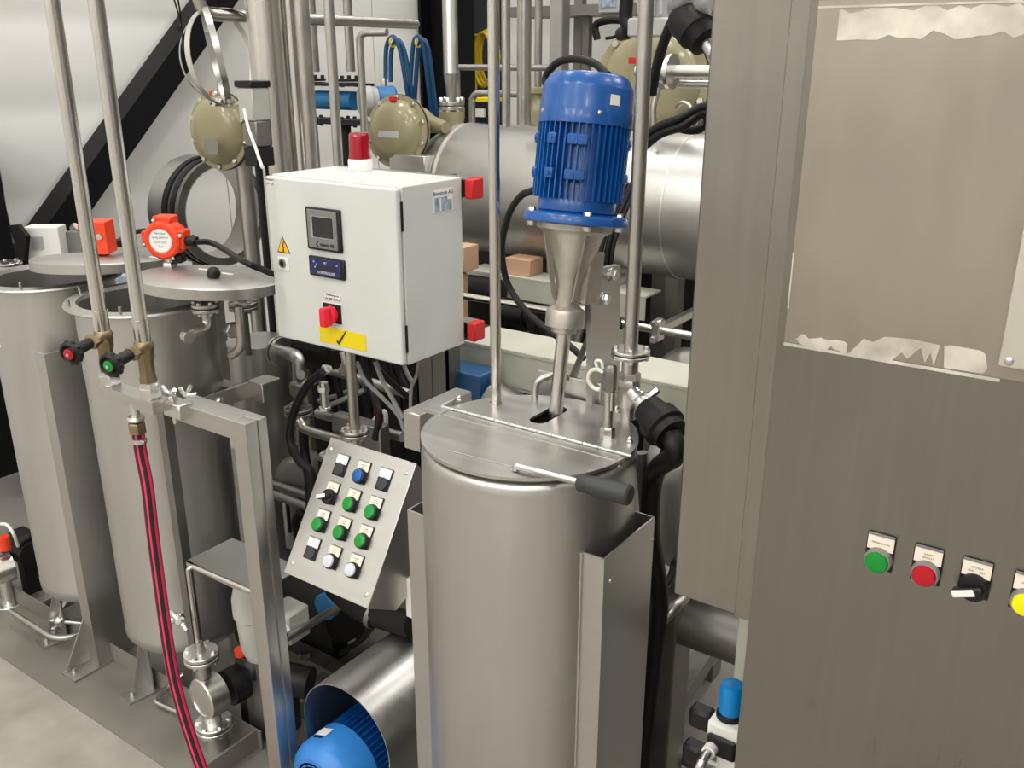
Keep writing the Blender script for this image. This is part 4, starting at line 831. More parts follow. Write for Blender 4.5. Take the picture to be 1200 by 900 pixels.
# sampling cock in front of the right tank
sc = V((-1.763,1.1,0.368)); t = thing('sample_cock', 'small cock with black handle on the lower right tank behind the hose', 'valve', tuple(sc))
g = G(); g.box(sc + V((-0.055, -0.01, -0.045)), sc + V((-0.03, 0.01, 0.02)), 0.006); part(t, 'handle', g, BLACK)
g = G(); g.cyl(sc + V((-0.03, 0, -0.01)), sc + V((0.0, 0.02, 0.0)), 0.01); g.tube([sc + V((-0.02, 0.0, 0.015)), sc + V((0.0, 0.0, 0.016)), sc + V((0.03, 0.0, 0.0)), sc + V((0.04, 0.0, -0.01))], 0.008, 0.01); g.hexa(sc + V((0.016, 0, 0.01)), (0.9, 0, -0.4), 0.013, 0.013); part(t, 'fitting', g, BOLT)

# ================================================================ machinery behind
def vpipe(name, p, r, z0, z1, m, label, cat='pipe', n=20):
    g = G(); g.cyl((p[0], p[1], z0), (p[0], p[1], z1), r, n=n); return solo(name, g, m, label, cat)
# big horizontal vessel
HT = V((-1.678,2.7,1.213)); HR = 0.222
t = thing('horizontal_vessel', 'big horizontal stainless vessel behind the blue agitator motor', 'tank', (HT.x, HT.y, HT.z - HR))
xl = (-2.107,2.55,1.282)[0]
g = G(); g.lathe((xl, HT.y, HT.z), XR, [(HR * .55, -0.12), (HR * .85, -0.08), (HR, 0.0), (HR, 1.55), (HR * .8, 1.65), (0, 1.67)], 80); part(t, 'shell', g, STEEL)
g = G(); g.ring((xl + 0.03, HT.y, HT.z), XR, HR - 0.002, HR + 0.003, 0.012, 80); g.ring((xl + 0.9, HT.y, HT.z), XR, HR - 0.002, HR + 0.0015, 0.006, 80); part(t, 'weld_band', g, COVER)
q = V((-2.188,2.5,1.317)); g = G(); g.box((q.x - 0.06, 2.46, q.z - 0.035), (q.x + 0.10, 2.54, q.z + 0.022), 0.002); g.box((q.x - 0.02, 2.54, q.z - 0.03), (q.x + 0.02, 2.66, q.z + 0.02)); part(t, 'lug_box', g, PLATE)
for i, a in enumerate(((-1.381,2.62,0.968), (-1.845,2.7,0.891), (-1.229,2.66,0.953))):
    g = G(); w = (0.032, 0.022, 0.045)[i]; g.box((a[0] - w / 2, a[1] - 0.02, 0.0), (a[0] + w / 2, a[1] + 0.03, HT.z - 0.15)); part(t, 'leg', g, DARKS)
g = G(); g.tube([(-1.364,2.6,0.974), (-1.418,2.5,0.931), (-1.475,2.45,0.849), (-1.485,2.45,0.732)], 0.032, 0.08, 16); solo('branch_pipe', g, PIPE, 'thick steel pipe bending down below the horizontal vessel', 'pipe')
# cream beam
b0 = (-1.408,1.8,0.965); bz = b0[2]
t = thing('cream_beam', 'long cream painted steel beam behind the mixing tank', 'beam', (-1.2, 1.88, bz - 0.09))
g = G(); g.box((-1.44, 1.80, bz - 0.012), (-0.50, 1.955, bz), 0.002); part(t, 'top_flange', g, CREAM)
g = G(); g.box((-1.44, 1.803, bz - 0.10), (-0.50, 1.809, bz - 0.011)); part(t, 'web', g, CREAM)
g = G(); g.box((-1.44, 1.803, bz - 0.106), (-0.50, 1.90, bz - 0.098)); part(t, 'lower_flange', g, CREAM)
for x in (-1.39, -0.55): g = G(); g.box((x - 0.03, 1.83, 0), (x + 0.03, 1.89, bz - 0.106)); part(t, 'leg', g, CREAM)
b2 = (-1.581,2.45,0.974); t = thing('cream_shelf', 'cream ledge below the horizontal vessel with small fittings on it', 'beam', (b2[0], 2.45, b2[2] - 0.04))
g = G(); q0 = (-1.911,2.45,0.981); q1 = (-1.226,2.45,0.995); g.box((q0[0], 2.45, b2[2] - 0.006), (q1[0], 2.56, b2[2])); part(t, 'top_flange', g, CREAM)
g = G(); g.box((q0[0], 2.452, b2[2] - 0.075), (q1[0], 2.458, b2[2] - 0.005)); part(t, 'web', g, CREAM)
for x in (q0[0] + 0.1, q1[0] - 0.1): g = G(); g.box((x - 0.02, 2.47, 0), (x + 0.02, 2.51, b2[2] - 0.006)); part(t, 'leg', g, CREAM)
c0 = V((-1.709,2.5,0.982)); g = G(); g.box((c0.x - 0.05, 2.47, b2[2]), (c0.x + 0.05, 2.55, b2[2] + 0.055), 0.002); solo('cardboard_box', g, CARD, 'small brown cardboard box on the cream ledge left of the lantern', 'box')
c0 = V((-1.79,2.3,1.058)); g = G(); g.box((c0.x - 0.05, 2.28, c0.z - 0.05), (c0.x + 0.006, 2.36, c0.z + 0.03), 0.002); g.box((c0.x - 0.03, 2.30, 0.0), (c0.x - 0.01, 2.32, c0.z - 0.06)); solo('cardboard_sheet', g, CARD, 'brown cardboard piece right behind the edge of the control box', 'cardboard')
p0 = V((-1.752,2.2,0.947)); p1 = V((-0.864,2.2,0.968)); p1.z = p0.z = (p0.z + p1.z) / 2
t = thing('cross_pipe', 'long thin horizontal steel pipe crossing behind the motor bracket', 'pipe', tuple(p0))
g = G(); g.cyl(p0 - XR * 0.4, p1, 0.0115, n=16); part(t, 'tube', g, POL)
k = V((-1.057,2.2,0.966)); k.z = p0.z; g = G()
g.box((k.x - 0.012, 2.18, k.z - 0.03), (k.x + 0.012, 2.22, k.z + 0.03), 0.004); g.hexa((k.x, 2.18, k.z + 0.022), (0, -1, 0), 0.01, 0.012); g.hexa((k.x, 2.18, k.z - 0.022), (0, -1, 0), 0.01, 0.012); g.box((k.x - 0.01, 2.22, k.z - 0.01), (k.x + 0.01, 2.66, k.z + 0.01)); part(t, 'pipe_clamp', g, BOLT)
# upright vessel right behind the tank
vv = V((-0.688,1.62,0.761)); t = thing('rear_vessel', 'dark round steel vessel between the mixing tank and the big cabinet', 'tank', (vv.x, vv.y, 0))
g = G(); g.lathe((vv.x, vv.y, 0), ZUP, [(0.07, 0.665), (0.09, 0.68), (0.10, 0.72), (0.10, 0.86), (0.085, 0.90), (0.05, 0.92), (0, 0.925)], 40); part(t, 'shell', g, STEEL)
g = G(); g.box((vv.x - 0.02, vv.y - 0.02, 0), (vv.x + 0.02, vv.y + 0.02, 0.675)); part(t, 'leg', g, DARKS)
q = V((-0.917,2,1.016)); 
g = G(); e = V((-1.01,2.25,0.809)); g.lathe(e + V((0.02, 0.05, -0.02)), (0, -1, 0.3), [(0.10, 0), (0.10, 0.05), (0.08, 0.08), (0.03, 0.1), (0, 0.102)], 32); g.hexa(e + V((0.03, -0.06, 0.02)), (0, -1, 0.2), 0.014, 0.02); g.cyl(e + V((0.02, 0.06, -0.1)), (e.x + 0.02, e.y + 0.06, 0), 0.02); solo('domed_cover', g, DARKS, 'dull grey domed cover with a bolt above the right end of the cream beam', 'cover')
# pipes low on the right
g = G(); a, b = V((-0.651,1.55,0.534)), V((-0.503,1.55,0.532)); g.cyl((a.x - 0.06, 1.55, b.z + 0.02), (b.x + 0.1, 1.55, b.z + 0.02), 0.05, n=28); g.box((b.x, 1.53, 0), (b.x + 0.03, 1.57, b.z)); solo('header_pipe', g, DARKS, 'thick dark horizontal pipe under the cabinet housing', 'pipe')
g = G(); g.tube([(-0.704,1.45,0.577), (-0.66,1.45,0.594), (-0.638,1.47,0.629), (-0.633,1.52,0.636)], 0.012, 0.04, 12); solo('elbow_pipe', g, PIPE, 'bright steel pipe bend under the lower corner of the cabinet housing', 'pipe')
g = G(); a = V((-0.675,1.5,0.532)); g.box((a.x - 0.03, 1.49, 0), (a.x + 0.035, 1.55, 0.62), 0.003); solo('square_column', g, DARKS, 'dark square steel column right of the mixing tank jacket', 'post')
g = G(); a, b = V((-0.809,2.119,0.08)), V((-0.776,1.653,0.08)); g.bar(a, b, 0.05, 0.05); g.box((a.x - 0.03, a.y - 0.03, 0), (a.x + 0.03, a.y + 0.03, 0.06)); g.box((b.x - 0.03, b.y - 0.03, 0), (b.x + 0.03, b.y + 0.03, 0.06)); solo('floor_rail', g, DARKS, 'dark floor rail running back between tank jacket and air regulator', 'rail')
g = G(); a, b = V((-0.806,1.676,0.1)), V((-0.584,1.674,0.1)); g.cyl(a - XR * 0.05, b, 0.022, n=20); g.box((a.x + 0.02, a.y - 0.01, 0), (a.x + 0.03, a.y + 0.01, 0.09)); g.box((b.x - 0.03, b.y - 0.01, 0), (b.x - 0.02, b.y + 0.01, 0.09)); solo('floor_pipe', g, PIPE, 'shiny horizontal pipe near the floor left of the air regulator', 'pipe')
for i, (pts, r, lab) in enumerate((([(-0.64,1.42,1.022), (-0.658,1.4,0.932), (-0.659,1.4,0.827), (-0.652,1.42,0.711), (-0.676,1.45,0.61)], 0.010, 'black cable beside the thick black hose right of the mixing tank'),
        ([(-0.692,1.4,0.974), (-0.677,1.4,0.858), (-0.666,1.4,0.753), (-0.693,1.45,0.643)], 0.012, 'grey lined hose hanging close to the right flank of the mixing tank'),
        ([(-0.686,1.42,0.737), (-0.668,1.45,0.671), (-0.663,1.5,0.675), (-0.677,1.55,0.697)], 0.008, 'black cable bent in a bow low under the rear vessel'))):
    g = G(); g.spline(pts, r); solo('black_cable', g, RUB if i != 1 else DARKS, lab, 'cable')
# pump behind the desk, blue drive behind the beam
bm_ = V((-1.346,1.72,0.859)); t = thing('blue_drive', 'dark blue drive housing under the cream beam behind the post', 'motor', (bm_.x, bm_.y, bm_.z - 0.09))
g = G(); g.box((bm_.x - 0.075, 1.70, bm_.z - 0.06), (bm_.x + 0.06, 1.79, bm_.z + 0.06), 0.012, 2); g.box((bm_.x - 0.05, 1.72, 0), (bm_.x + 0.03, 1.78, bm_.z - 0.06)); part(t, 'housing', g, CBLUE)
g = G(); g.cyl((bm_.x + 0.06, 1.745, bm_.z - 0.01), (bm_.x + 0.13, 1.745, bm_.z - 0.03), 0.05); part(t, 'coupling_guard', g, DARKS)

# ---------------------------------------------------------------- upper left: duct, rings, pipes
dc = V((-3.3,2.551,1.029)); t = thing('duct_collar', 'large round steel duct collar with black sealing rings by the left wall', 'duct', (dc.x, dc.y, dc.z - 0.24))
D_ = lambda x: V((dc.x + x, dc.y, dc.z))
K = 0.87
g = G(); g.ring(D_(-0.20), XR, 0.262 * K, 0.268 * K, 0.10, 64); part(t, 'outer_shell', g, STEEL)
for x, w, r0, r1, m in ((-0.10, 0.03, 0.225, 0.272, BLACK), (-0.07, 0.02, 0.225, 0.262, DARKS), (-0.05, 0.028, 0.225, 0.268, BLACK), (-0.022, 0.008, 0.225, 0.262, STEEL), (-0.014, 0.018, 0.225, 0.264, DARKS)):
    g = G(); g.ring(D_(x), XR, r0 * K, r1 * K, w, 64); part(t, 'sealing_ring', g, m)
g = G(); g.ring(D_(-0.15), XR, 0.222 * K, 0.2255 * K, 0.155, 64); part(t, 'liner', g, COVER)
g = G(); g.box((dc.x - 0.19, dc.y - 0.05, 0), (dc.x - 0.13, dc.y + 0.05, dc.z - 0.262 * K)); part(t, 'support', g, DARKS)
# overhead pipe with hoops hung on it
PX = -2.6; e0 = V((-2.6,1.997,1.784)); e1 = V((-2.6,3.036,1.762)); zz = e0.z
g = G(); g.tube([(PX, e0.y, 3.0), (PX, e0.y, zz), (PX, e1.y, zz)], 0.019, 0.06, 16); g.lathe((PX, e1.y, zz), YB, [(0.019, 0), (0.013, 0.012), (0, 0.016)], 16); solo('overhead_pipe', g, PIPE, 'bent overhead steel pipe with hose hoops hanging on it', 'pipe')
for i, (px, ax, R, lab) in enumerate((((244, 18, 0.148), (0.55, 0.8, 0.15), 0.148, 'left'), ((262, 18, 0.15), (0.95, 0.2, 0.1), 0.152, 'middle'), ((272, 17, 0.14), (0.85, -0.45, 0.05), 0.15, 'right'))):
    hang = V((PX, ((-2.6,2.015,1.777), (-2.6,2.048,1.778), (-2.6,2.089,1.779))[i][1], zz + 0.02))
    a = V(ax).normalized(); up = (ZUP - a * ZUP.dot(a)).normalized(); c = hang - up * (R - 0.002)
    t = thing('hose_hoop', 'thin shiny steel clamp hoop hanging on the overhead pipe, %s of three' % lab, 'clamp', tuple(c - ZUP * R))
    g = G(); g.ring(c - a * 0.010, a, R - 0.0012, R + 0.0012, 0.020, 56); part(t, 'band', g, BOLT)
    s = a.cross(up); q = c - up * R * 0.93 + s * R * 0.3
    g = G(); g.cyl(q - s * 0.03, q + s * 0.03, 0.007, n=8); g.obox(q + up * 0.006, s, a, up, 0.02, 0.022, 0.016, 0.002); part(t, 'screw_lock', g, BOLT)
g = G(); wr = [(-2.65,1.959,1.836), (-2.65,1.962,1.771), (-2.65,1.951,1.736), (-2.65,1.947,1.751)]; g.spline(wr, 0.003, 6); g.spline([(-2.65,1.943,1.835), (-2.65,1.96,1.756), (-2.65,1.958,1.675)], 0.003, 6); g.cyl((V((-2.65,1.943,1.835))), V((-2.65,1.943,1.835)) + V((0, 0, 1.3)), 0.003, n=6); solo('hanging_wire', g, BLACK, 'thin black hooked wire hanging beside the hose hoops', 'wire')
# domes
def dome(c, ax, R, lab, m=OLIVE, nb=10, plate=True, support=True, tag=True):
    c = V(c); a = V(ax).normalized(); _, u, v = ortho(a)
    t = thing('diaphragm_dome', lab, 'dome', (c.x, c.y, c.z - R))
    g = G(); g.lathe(c, a, [(R, -0.012), (R, 0.0), (R * .87, 0.002), (R * .83, R * .12), (R * .72, R * .24), (R * .55, R * .315), (R * .3, R * .35), (0, R * .36)], 48); part(t, 'shell', g, m)
    g = G(); g.lathe(c - a * 0.016, a, [(R * 1.015, 0), (R * 1.015, 0.006)], 48); part(t, 'gasket', g, BLACK)
    g = G(); g.lathe(c - a * 0.016, -a, [(R, 0), (R, 0.01), (R * .8, 0.02), (R * .4, R * .4), (0.03, R * .45), (0.03, R * .8)], 40); part(t, 'rear_shell', g, m)
    g = G()
    for k in range(nb):
        th = 2 * math.pi * (k + .5) / nb; g.hexa(c + (u * math.cos(th) + v * math.sin(th)) * R * .92 + a * 0.001, a, R * .065, R * .07)
    part(t, 'bolt', g, BOLT)
    return t, c, a, u, v
t, c, a, u, v = dome((-2.827,2.2,1.409), (0.12, -0.99, 0.05), 0.138, 'olive diaphragm dome behind the hose hoops, left of the upright duct')
g = G(); q = V((-2.771,2.12,1.361)); g.obox(q + V((0, 0.0, 0)), u, v, a, 0.065, 0.05, 0.004); part(t, 'name_plate', g, GREYP)
g = G(); q = c + v * 0.128 * (1 if v.z > 0 else -1); g.obox(q + a * 0.003 - u * 0.02, u, v, a, 0.018, 0.01, 0.003); part(t, 'red_mark', g, RED)
g = G(); g.cyl(c - a * 0.11, c - a * 0.11 + V((0, 0, -0.5)), 0.03); g.cyl(c - a * 0.11 + V((0, 0, -0.5)), (c.x - a.x * .11, c.y - a.y * .11, 0), 0.03); part(t, 'stem', g, PIPE)
t, c, a, u, v = dome((-2.246,2.5,1.412), (0.12, -0.98, 0.12), 0.125, 'olive diaphragm dome right of the red beacon with silver sticker')
g = G(); q = c + a * (0.125 * .35) - ZUP * 0.012; g.obox(q, u, v, a, 0.085, 0.022, 0.006); part(t, 'silver_sticker', g, GREYW)
g = G(); q = c + ZUP * 0.108; g.obox(q + a * 0.01 - u * 0.0, u, v, a, 0.026, 0.014, 0.01); part(t, 'red_mark', g, RED)
g = G(); q = V((-2.143,2.6,1.431)); g.lathe(q, (-1, 0.2, 0.1), [(0.02, -0.05), (0.03, 0.03), (0.05, 0.09), (0.02, 0.12)], 20); part(t, 'olive_neck', g, OLIVE)
t, c, a, u, v = dome((-1.52,3,1.566), (0.12, -0.99, 0.05), 0.205, 'large olive diaphragm dome behind the upright pipe at the top', nb=12)
g = G(); q = V((-1.537,2.9,1.646)); g.obox(q, XR, ZUP, YB, 0.03, 0.02, 0.01); part(t, 'red_mark', g, RED)
g = G(); g.box((c.x - 0.03, c.y + 0.15, 0), (c.x + 0.03, c.y + 0.2, c.z)); g.cyl(c + V((0, 0.08, 0.1)), c + V((0, 0.08, 0.33)), 0.06); part(t, 'stem', g, PIPE)
# thick upright duct and pipes
vp = lambda p, r, lab, z0=0.0, z1=3.2, m=PIPE, n=20, name='upright_pipe': vpipe(name, p, r, z0, z1, m, lab, 'pipe', n)
d1 = (-2.408,2.1,1.572); vp(d1, 0.06285, 'thickest upright steel duct behind the left of the control box', m=POL, n=40, name='upright_duct')
d2 = (-2.305,2.15,1.572); vp(d2, 0.02581, 'upright steel pipe touching the right of the thick duct', m=PIPE)
vp((-2.135,1.95,1.531), 0.01188, 'thinnest upright steel pipe in front of the thick duct', m=POL)
vp((-1.98,1.95,1.581), 0.01445, 'upright steel pipe left of the red beacon with a sleeve joint', m=PIPE)
ax_ = V((-2.692,2.75,1.742)); vp(ax_, 0.01726, 'upright pipe ending in a flange on the blue flow meter', (-2.703,2.75,1.605)[2], 3.3)
ax2 = V((-2.841,2.7,1.743)); vp(ax2, 0.01996, 'upright pipe with flange on the left end of the blue flow meter', (-2.855,2.7,1.604)[2], 3.3)
g = G(); p0 = V((-2.206,2.3,1.731)); p1 = V((-2.224,2.3,1.395)); g.tube([(p0.x + 0.10, p0.y + 0.02, p0.z), p0, (p0.x, p0.y, 0.9)], 0.01235, 0.03, 12); g.cyl((p0.x, p0.y, 0.9), (p0.x, p0.y, 0), 0.011); solo('angle_pipe', g, PIPE, 'pipe with elbow dropping behind the red beacon', 'pipe')
# flow meter
fm = V((-2.726,2.75,1.496)); t = thing('flow_meter', 'blue flow meter with round grey transmitter head behind the pipes', 'flow meter', (fm.x, fm.y, fm.z - 0.12))
g = G(); q0 = V((-2.889,2.75,1.495)); q1 = V((-2.679,2.75,1.5)); g.cyl((q0.x, 2.75, fm.z), (q1.x, 2.75, fm.z), 0.036); part(t, 'meter_body', g, TBLUE)
g = G()
for q in ((-2.912,2.75,1.564), (-2.724,2.75,1.579)): g.flange((q[0], 2.75, fm.z + 0.07), ZUP, 0.055, 0.012, 0.004, 4, 0.008, 0.05)
g.box((q0.x - 0.06, 2.70, fm.z + 0.055), (q1.x + 0.06, 2.80, fm.z + 0.066)); g.box((q0.x - 0.06, 2.70, fm.z - 0.09), (q1.x + 0.06, 2.80, fm.z - 0.07))
for q in ((-2.93,2.75,1.384), (-2.74,2.75,1.391)): g.flange((q[0], 2.75, fm.z - 0.085), ZUP, 0.05, 0.012, 0.004, 4, 0.008, 0.05); g.cyl((q[0], 2.75, 0), (q[0], 2.75, fm.z - 0.09), 0.022)
part(t, 'flange_set', g, MACH)
hd_ = V((-2.499,2.6,1.503)); fa_ = V((-0.55, -0.75, 0.0)).normalized(); back = V((-2.476,2.72,1.512)) - hd_
bk_ = V((0.60, 0.78, 0.02)).normalized()
g = G(); g.lathe(hd_, bk_, [(0.032, -0.010), (0.045, -0.012), (0.054, 0.0), (0.055, 0.035), (0.047, 0.045), (0.047, 0.062)], 36); part(t, 'transmitter_head', g, GREYW)
g = G(); g.cyl(hd_ - bk_ * 0.0095, hd_ - bk_ * 0.006, 0.032); part(t, 'window', g, SCRN)
g = G(); g.lathe(hd_, bk_, [(0.045, 0.058), (0.053, 0.062), (0.053, 0.12), (0.046, 0.128), (0.0, 0.13)], 36); part(t, 'transmitter_body', g, TBLUE)
g = G(); g.hexa(hd_ + bk_ * 0.085 + ZUP * 0.05, ZUP, 0.012, 0.03); part(t, 'cable_gland', g, BOLT)
g0 = hd_ + bk_ * 0.085 + ZUP * 0.078
for j, (pts, lab) in enumerate((([(-2.485,2.72,1.582), (-2.474,2.72,1.694), (-2.438,2.72,1.729), (-2.416,2.73,1.679), (-2.402,2.74,1.559), (-2.399,2.76,1.451)], 'left'), ([(-2.412,2.76,1.45), (-2.382,2.75,1.619), (-2.366,2.75,1.708), (-2.34,2.75,1.728), (-2.326,2.76,1.679), (-2.324,2.78,1.529), (-2.324,2.8,1.42)], 'right'))):
    t = thing('blue_cable_loop', '%s tall loop of blue cables beside the flow meter' % lab, 'cable', pts[-1])
    for k in range(2):
        g = G(); g.spline([V(q) + V((0.014 * k, 0.012 * k, -0.012 * k)) for q in pts], 0.0085, 8); part(t, 'cable_strand', g, CBLUE)
    g = G(); q = V(pts[2 if j == 0 else 3]); g.ring(q + V((-0.004, -0.004, -0.02)), (1, 0, 0), 0.014, 0.018, 0.006, 14); part(t, 'cable_tie', g, YCAB)
# right group of uprights
q = V((-2.194,2.75,1.678)); t = thing('reducer_pipe', 'wide upright pipe narrowing to a flange in front of the black column', 'pipe', (q.x, q.y, 1.3))
fz = (-2.196,2.75,1.49)[2]; R0 = 0.02668
g = G(); g.lathe((q.x, q.y, fz), ZUP, [(R0 * .68, 0.0), (R0 * .68, 0.035), (R0 * .80, 0.06), (R0 * 1.0, 0.10), (R0, 0.108), (R0 * 1.03, 0.11), (R0 * 1.03, 0.114), (R0, 0.116), (R0, 2.0)], 32); part(t, 'tube', g, PIPE)
g = G(); g.flange((q.x, q.y, fz), ZUP, R0 * 1.75, 0.014, 0.004, 6, 0.011, 0.06); part(t, 'upper_flange', g, BOLT)
g = G(); g.lathe((q.x, q.y, fz - 0.03), ZUP, [(0.03, -0.2), (0.035, -0.06), (R0 * 1.75, -0.01), (R0 * 1.75, 0.012)], 28); part(t, 'olive_flange', g, OLIVE)
vp((-1.738,2.45,1.624), 0.01381, 'upright pipe half hidden by the polished tube on the tank', 1.45, 3.2)
vp((-1.739,2.55,1.624), 0.02298, 'wide pale upright pipe left of the blue agitator motor', 1.45, 3.2)
vp((-2.181,3.3,1.778), 0.01536, 'far upright pipe behind the wide pale one', 0, 3.4)
a = V((-1.892,3,1.764)); g = G(); w = 0.02753; g.box((a.x - w, a.y - w, 0), (a.x + w, a.y + w, 3.3), 0.004); solo('square_upright', g, PLATE, 'square steel upright above the blue agitator motor', 'post')
g = G(); a = V((-2.361,3,1.621)); b = V((-1.918,3,1.623)); g.cyl((a.x, 3.0, a.z), (b.x, 3.0, a.z), 0.01129); g.cyl((a.x, 3.0, a.z), (a.x, 3.0, 0), 0.01); solo('level_pipe', g, PIPE, 'upper horizontal pipe behind the uprights', 'pipe')
g = G(); a = V((-2.215,2.9,1.531)); b = V((-1.853,2.9,1.534)); g.tube([(b.x, 2.9, a.z), (a.x, 2.9, a.z), (a.x, 2.9, 0)], 0.01259, 0.04, 12); solo('level_pipe', g, PIPE, 'lower horizontal pipe with elbow behind the uprights', 'pipe')
# yellow hose, coloured bundle, olive valves
yc = V((-3.839,5.15,1.648)); t = thing('yellow_cable_coil', 'coil of yellow cable hung at the black column', 'cable', (yc.x, yc.y, yc.z - 0.2))
for k in range(3):
    g = G(); g.spline([yc + V((0.075 * math.cos(a_) + 0.012 * k, 0.02 * k, 0.165 * math.sin(a_) - 0.0 + 0.01 * k)) for a_ in [i * math.pi / 6 for i in range(13)]], 0.012, 8, 4); part(t, 'coil', g, YCAB)
g = G(); g.tube([yc + V((-0.06, 0, -0.05)), yc + V((-0.07, 0, -0.27))], 0.013); g.cyl(yc + V((0.0, 0.02, 0.15)), (-4.0, yc.y + 0.02, yc.z + 0.15), 0.01); part(t, 'tail', g, YCAB)
bb = V((-2.551,3.4,1.435)); t = thing('terminal_stack', 'dark terminal box with yellow lid and red and blue plugs behind the polished tube', 'terminal box', (bb.x, bb.y, bb.z - 0.1))
g = G(); g.box((bb.x - 0.06, 3.4, bb.z - 0.1), (bb.x + 0.06, 3.5, bb.z + 0.04)); g.box((bb.x - 0.02, 3.46, 0), (bb.x + 0.02, 3.5, bb.z - 0.1)); part(t, 'housing', g, BLACK)
g = G(); g.box((bb.x - 0.055, 3.39, bb.z + 0.04), (bb.x + 0.06, 3.5, bb.z + 0.055)); part(t, 'lid', g, YEL)
for k, m in enumerate((PUREW, DRED, TBLUE)):
    g = G(); g.box((bb.x - 0.05 + 0.035 * (k > 1), 3.385, bb.z - 0.085 + 0.06 * (k == 0)), (bb.x - 0.02 + 0.05 * (k != 1), 3.4, bb.z - 0.05 + 0.06 * (k == 0))); part(t, 'plug', g, m)
ov = V((-1.848,2.8,1.509)); g = G(); g.lathe((ov.x, 2.8, ov.z - 0.12), ZUP, [(0.05, 0), (0.05, 0.015), (0.03, 0.03), (0.045, 0.07), (0.045, 0.11), (0.03, 0.13), (0.03, 0.15), (0.055, 0.152), (0.055, 0.17)], 24); solo('olive_valve', g, OLIVE, 'olive valve body just left of the blue agitator motor', 'valve')

# ================================================================ top right electrics
g = G(); a = V((-2.096,3.4,1.836)); b = V((-1.811,3.4,1.816)); g.box((a.x - 0.3, 3.4, a.z - 0.02), (b.x + 0.25, 3.6, a.z - 0.012)); g.box((a.x - 0.3, 3.4, a.z - 0.012), (b.x + 0.25, 3.404, a.z + 0.02)); g.box((a.x, 3.5, 0), (a.x + 0.03, 3.53, a.z - 0.02)); solo('cable_tray', g, DARKS, 'grey cable tray along the top above the blue agitator motor', 'cable tray')
a = V((-1.876,3.38,1.851)); t = thing('valve_terminal', 'pale terminal module with light blue label on the cable tray', 'terminal box', (a.x, 3.4, a.z - 0.03))
g = G(); g.box((a.x - 0.08, 3.38, a.z - 0.03), (a.x + 0.03, 3.397, a.z + 0.05), 0.004); part(t, 'housing', g, GREYW)
g = G(); g.box((a.x - 0.07, 3.376, a.z - 0.01), (a.x - 0.0, 3.381, a.z + 0.02)); part(t, 'label', g, LOGO)
a = V((-2.181,3.6,1.683)); g = G(); g.box((a.x - 0.02, 3.6, 0.0), (a.x + 0.02, 3.64, 2.2), 0.002); solo('dark_upright', g, DARKS, 'dark narrow upright right of the square steel upright', 'post')
for i, (pts, r, lab) in enumerate((
        ([(-1.515,2.8,1.843), (-1.518,2.8,1.778), (-1.504,2.8,1.737), (-1.559,2.85,1.728)], 0.022, 'thick black cable bundle at the top left of the clear capped connector'),
        ([(-1.851,3.2,1.721), (-1.86,3.2,1.769), (-1.809,3.2,1.786), (-1.728,3.2,1.784)], 0.014, 'black cable loop under the cable tray'),
        ([(-1.744,3.2,1.767), (-1.771,3.2,1.732), (-1.814,3.2,1.724)], 0.006, 'thin black cable near the tray end'))):
    g = G(); g.spline(pts, r); solo('tray_cable', g, RUB, lab, 'cable')
a = V((-1.379,2.7,1.761)); t = thing('actuator_housing', 'grey actuator housing on top of the large olive dome', 'actuator', (a.x, 2.75, a.z - 0.05))
g = G(); g.box((a.x - 0.09, 2.72, a.z - 0.045), (a.x + 0.05, 2.84, a.z + 0.01), 0.006); g.box((a.x - 0.06, 2.73, a.z + 0.01), (a.x + 0.02, 2.82, a.z + 0.12), 0.004)
for k in range(4): g.cyl((a.x - 0.05 + 0.025 * k, 2.72, a.z + 0.02), (a.x - 0.05 + 0.025 * k, 2.72, a.z + 0.11), 0.006, n=8)
part(t, 'housing', g, GREYW)
# connector with clear cap
c = V((-0.705,1.55,1.697)); d = (V((-0.666,1.53,1.666)) - V((-0.727,1.55,1.718))).normalized()
t = thing('cable_connector', 'black cup shaped cable connector under a clear plastic cap beside the cabinet', 'connector', tuple(c))
g = G(); g.lathe(c, d, [(0.014, -0.045), (0.030, -0.042), (0.034, -0.03), (0.034, 0.006), (0.030, 0.01), (0.027, 0.03), (0.018, 0.034)], 32); part(t, 'shell', g, RUB)
g = G(); g.cyl(c + d * 0.03, c + d * 0.06, 0.012); g.cyl(c + d * 0.058, c + d * 0.07, 0.009); part(t, 'metal_tail', g, BOLT)
g = G(); g.ball(c - d * 0.05 + V((0.012, 0, 0.012)), 0.036, 18, 0.7, tuple(d)); g.ball(c - d * 0.03 + V((0.035, 0.0, 0.02)), 0.026, 14, 0.8); part(t, 'clear_cap', g, GLASSM, 'clear crumpled plastic cap')
g = G(); g.spline([(-0.666,1.54,1.658), (-0.656,1.56,1.622), (-0.662,1.6,1.565)], 0.006, 8); part(t, 'lead', g, BLACK)
g = G(); g.spline([c - d * 0.044, (-0.76,1.6,1.732), (-0.796,1.64,1.708), (-0.82,1.66,1.672), (-0.842,1.68,1.626), (-0.857,1.7,1.587)], 0.010); solo('signal_cable', g, RUB, 'black cable falling from the clear capped connector behind the upright pipe', 'cable')
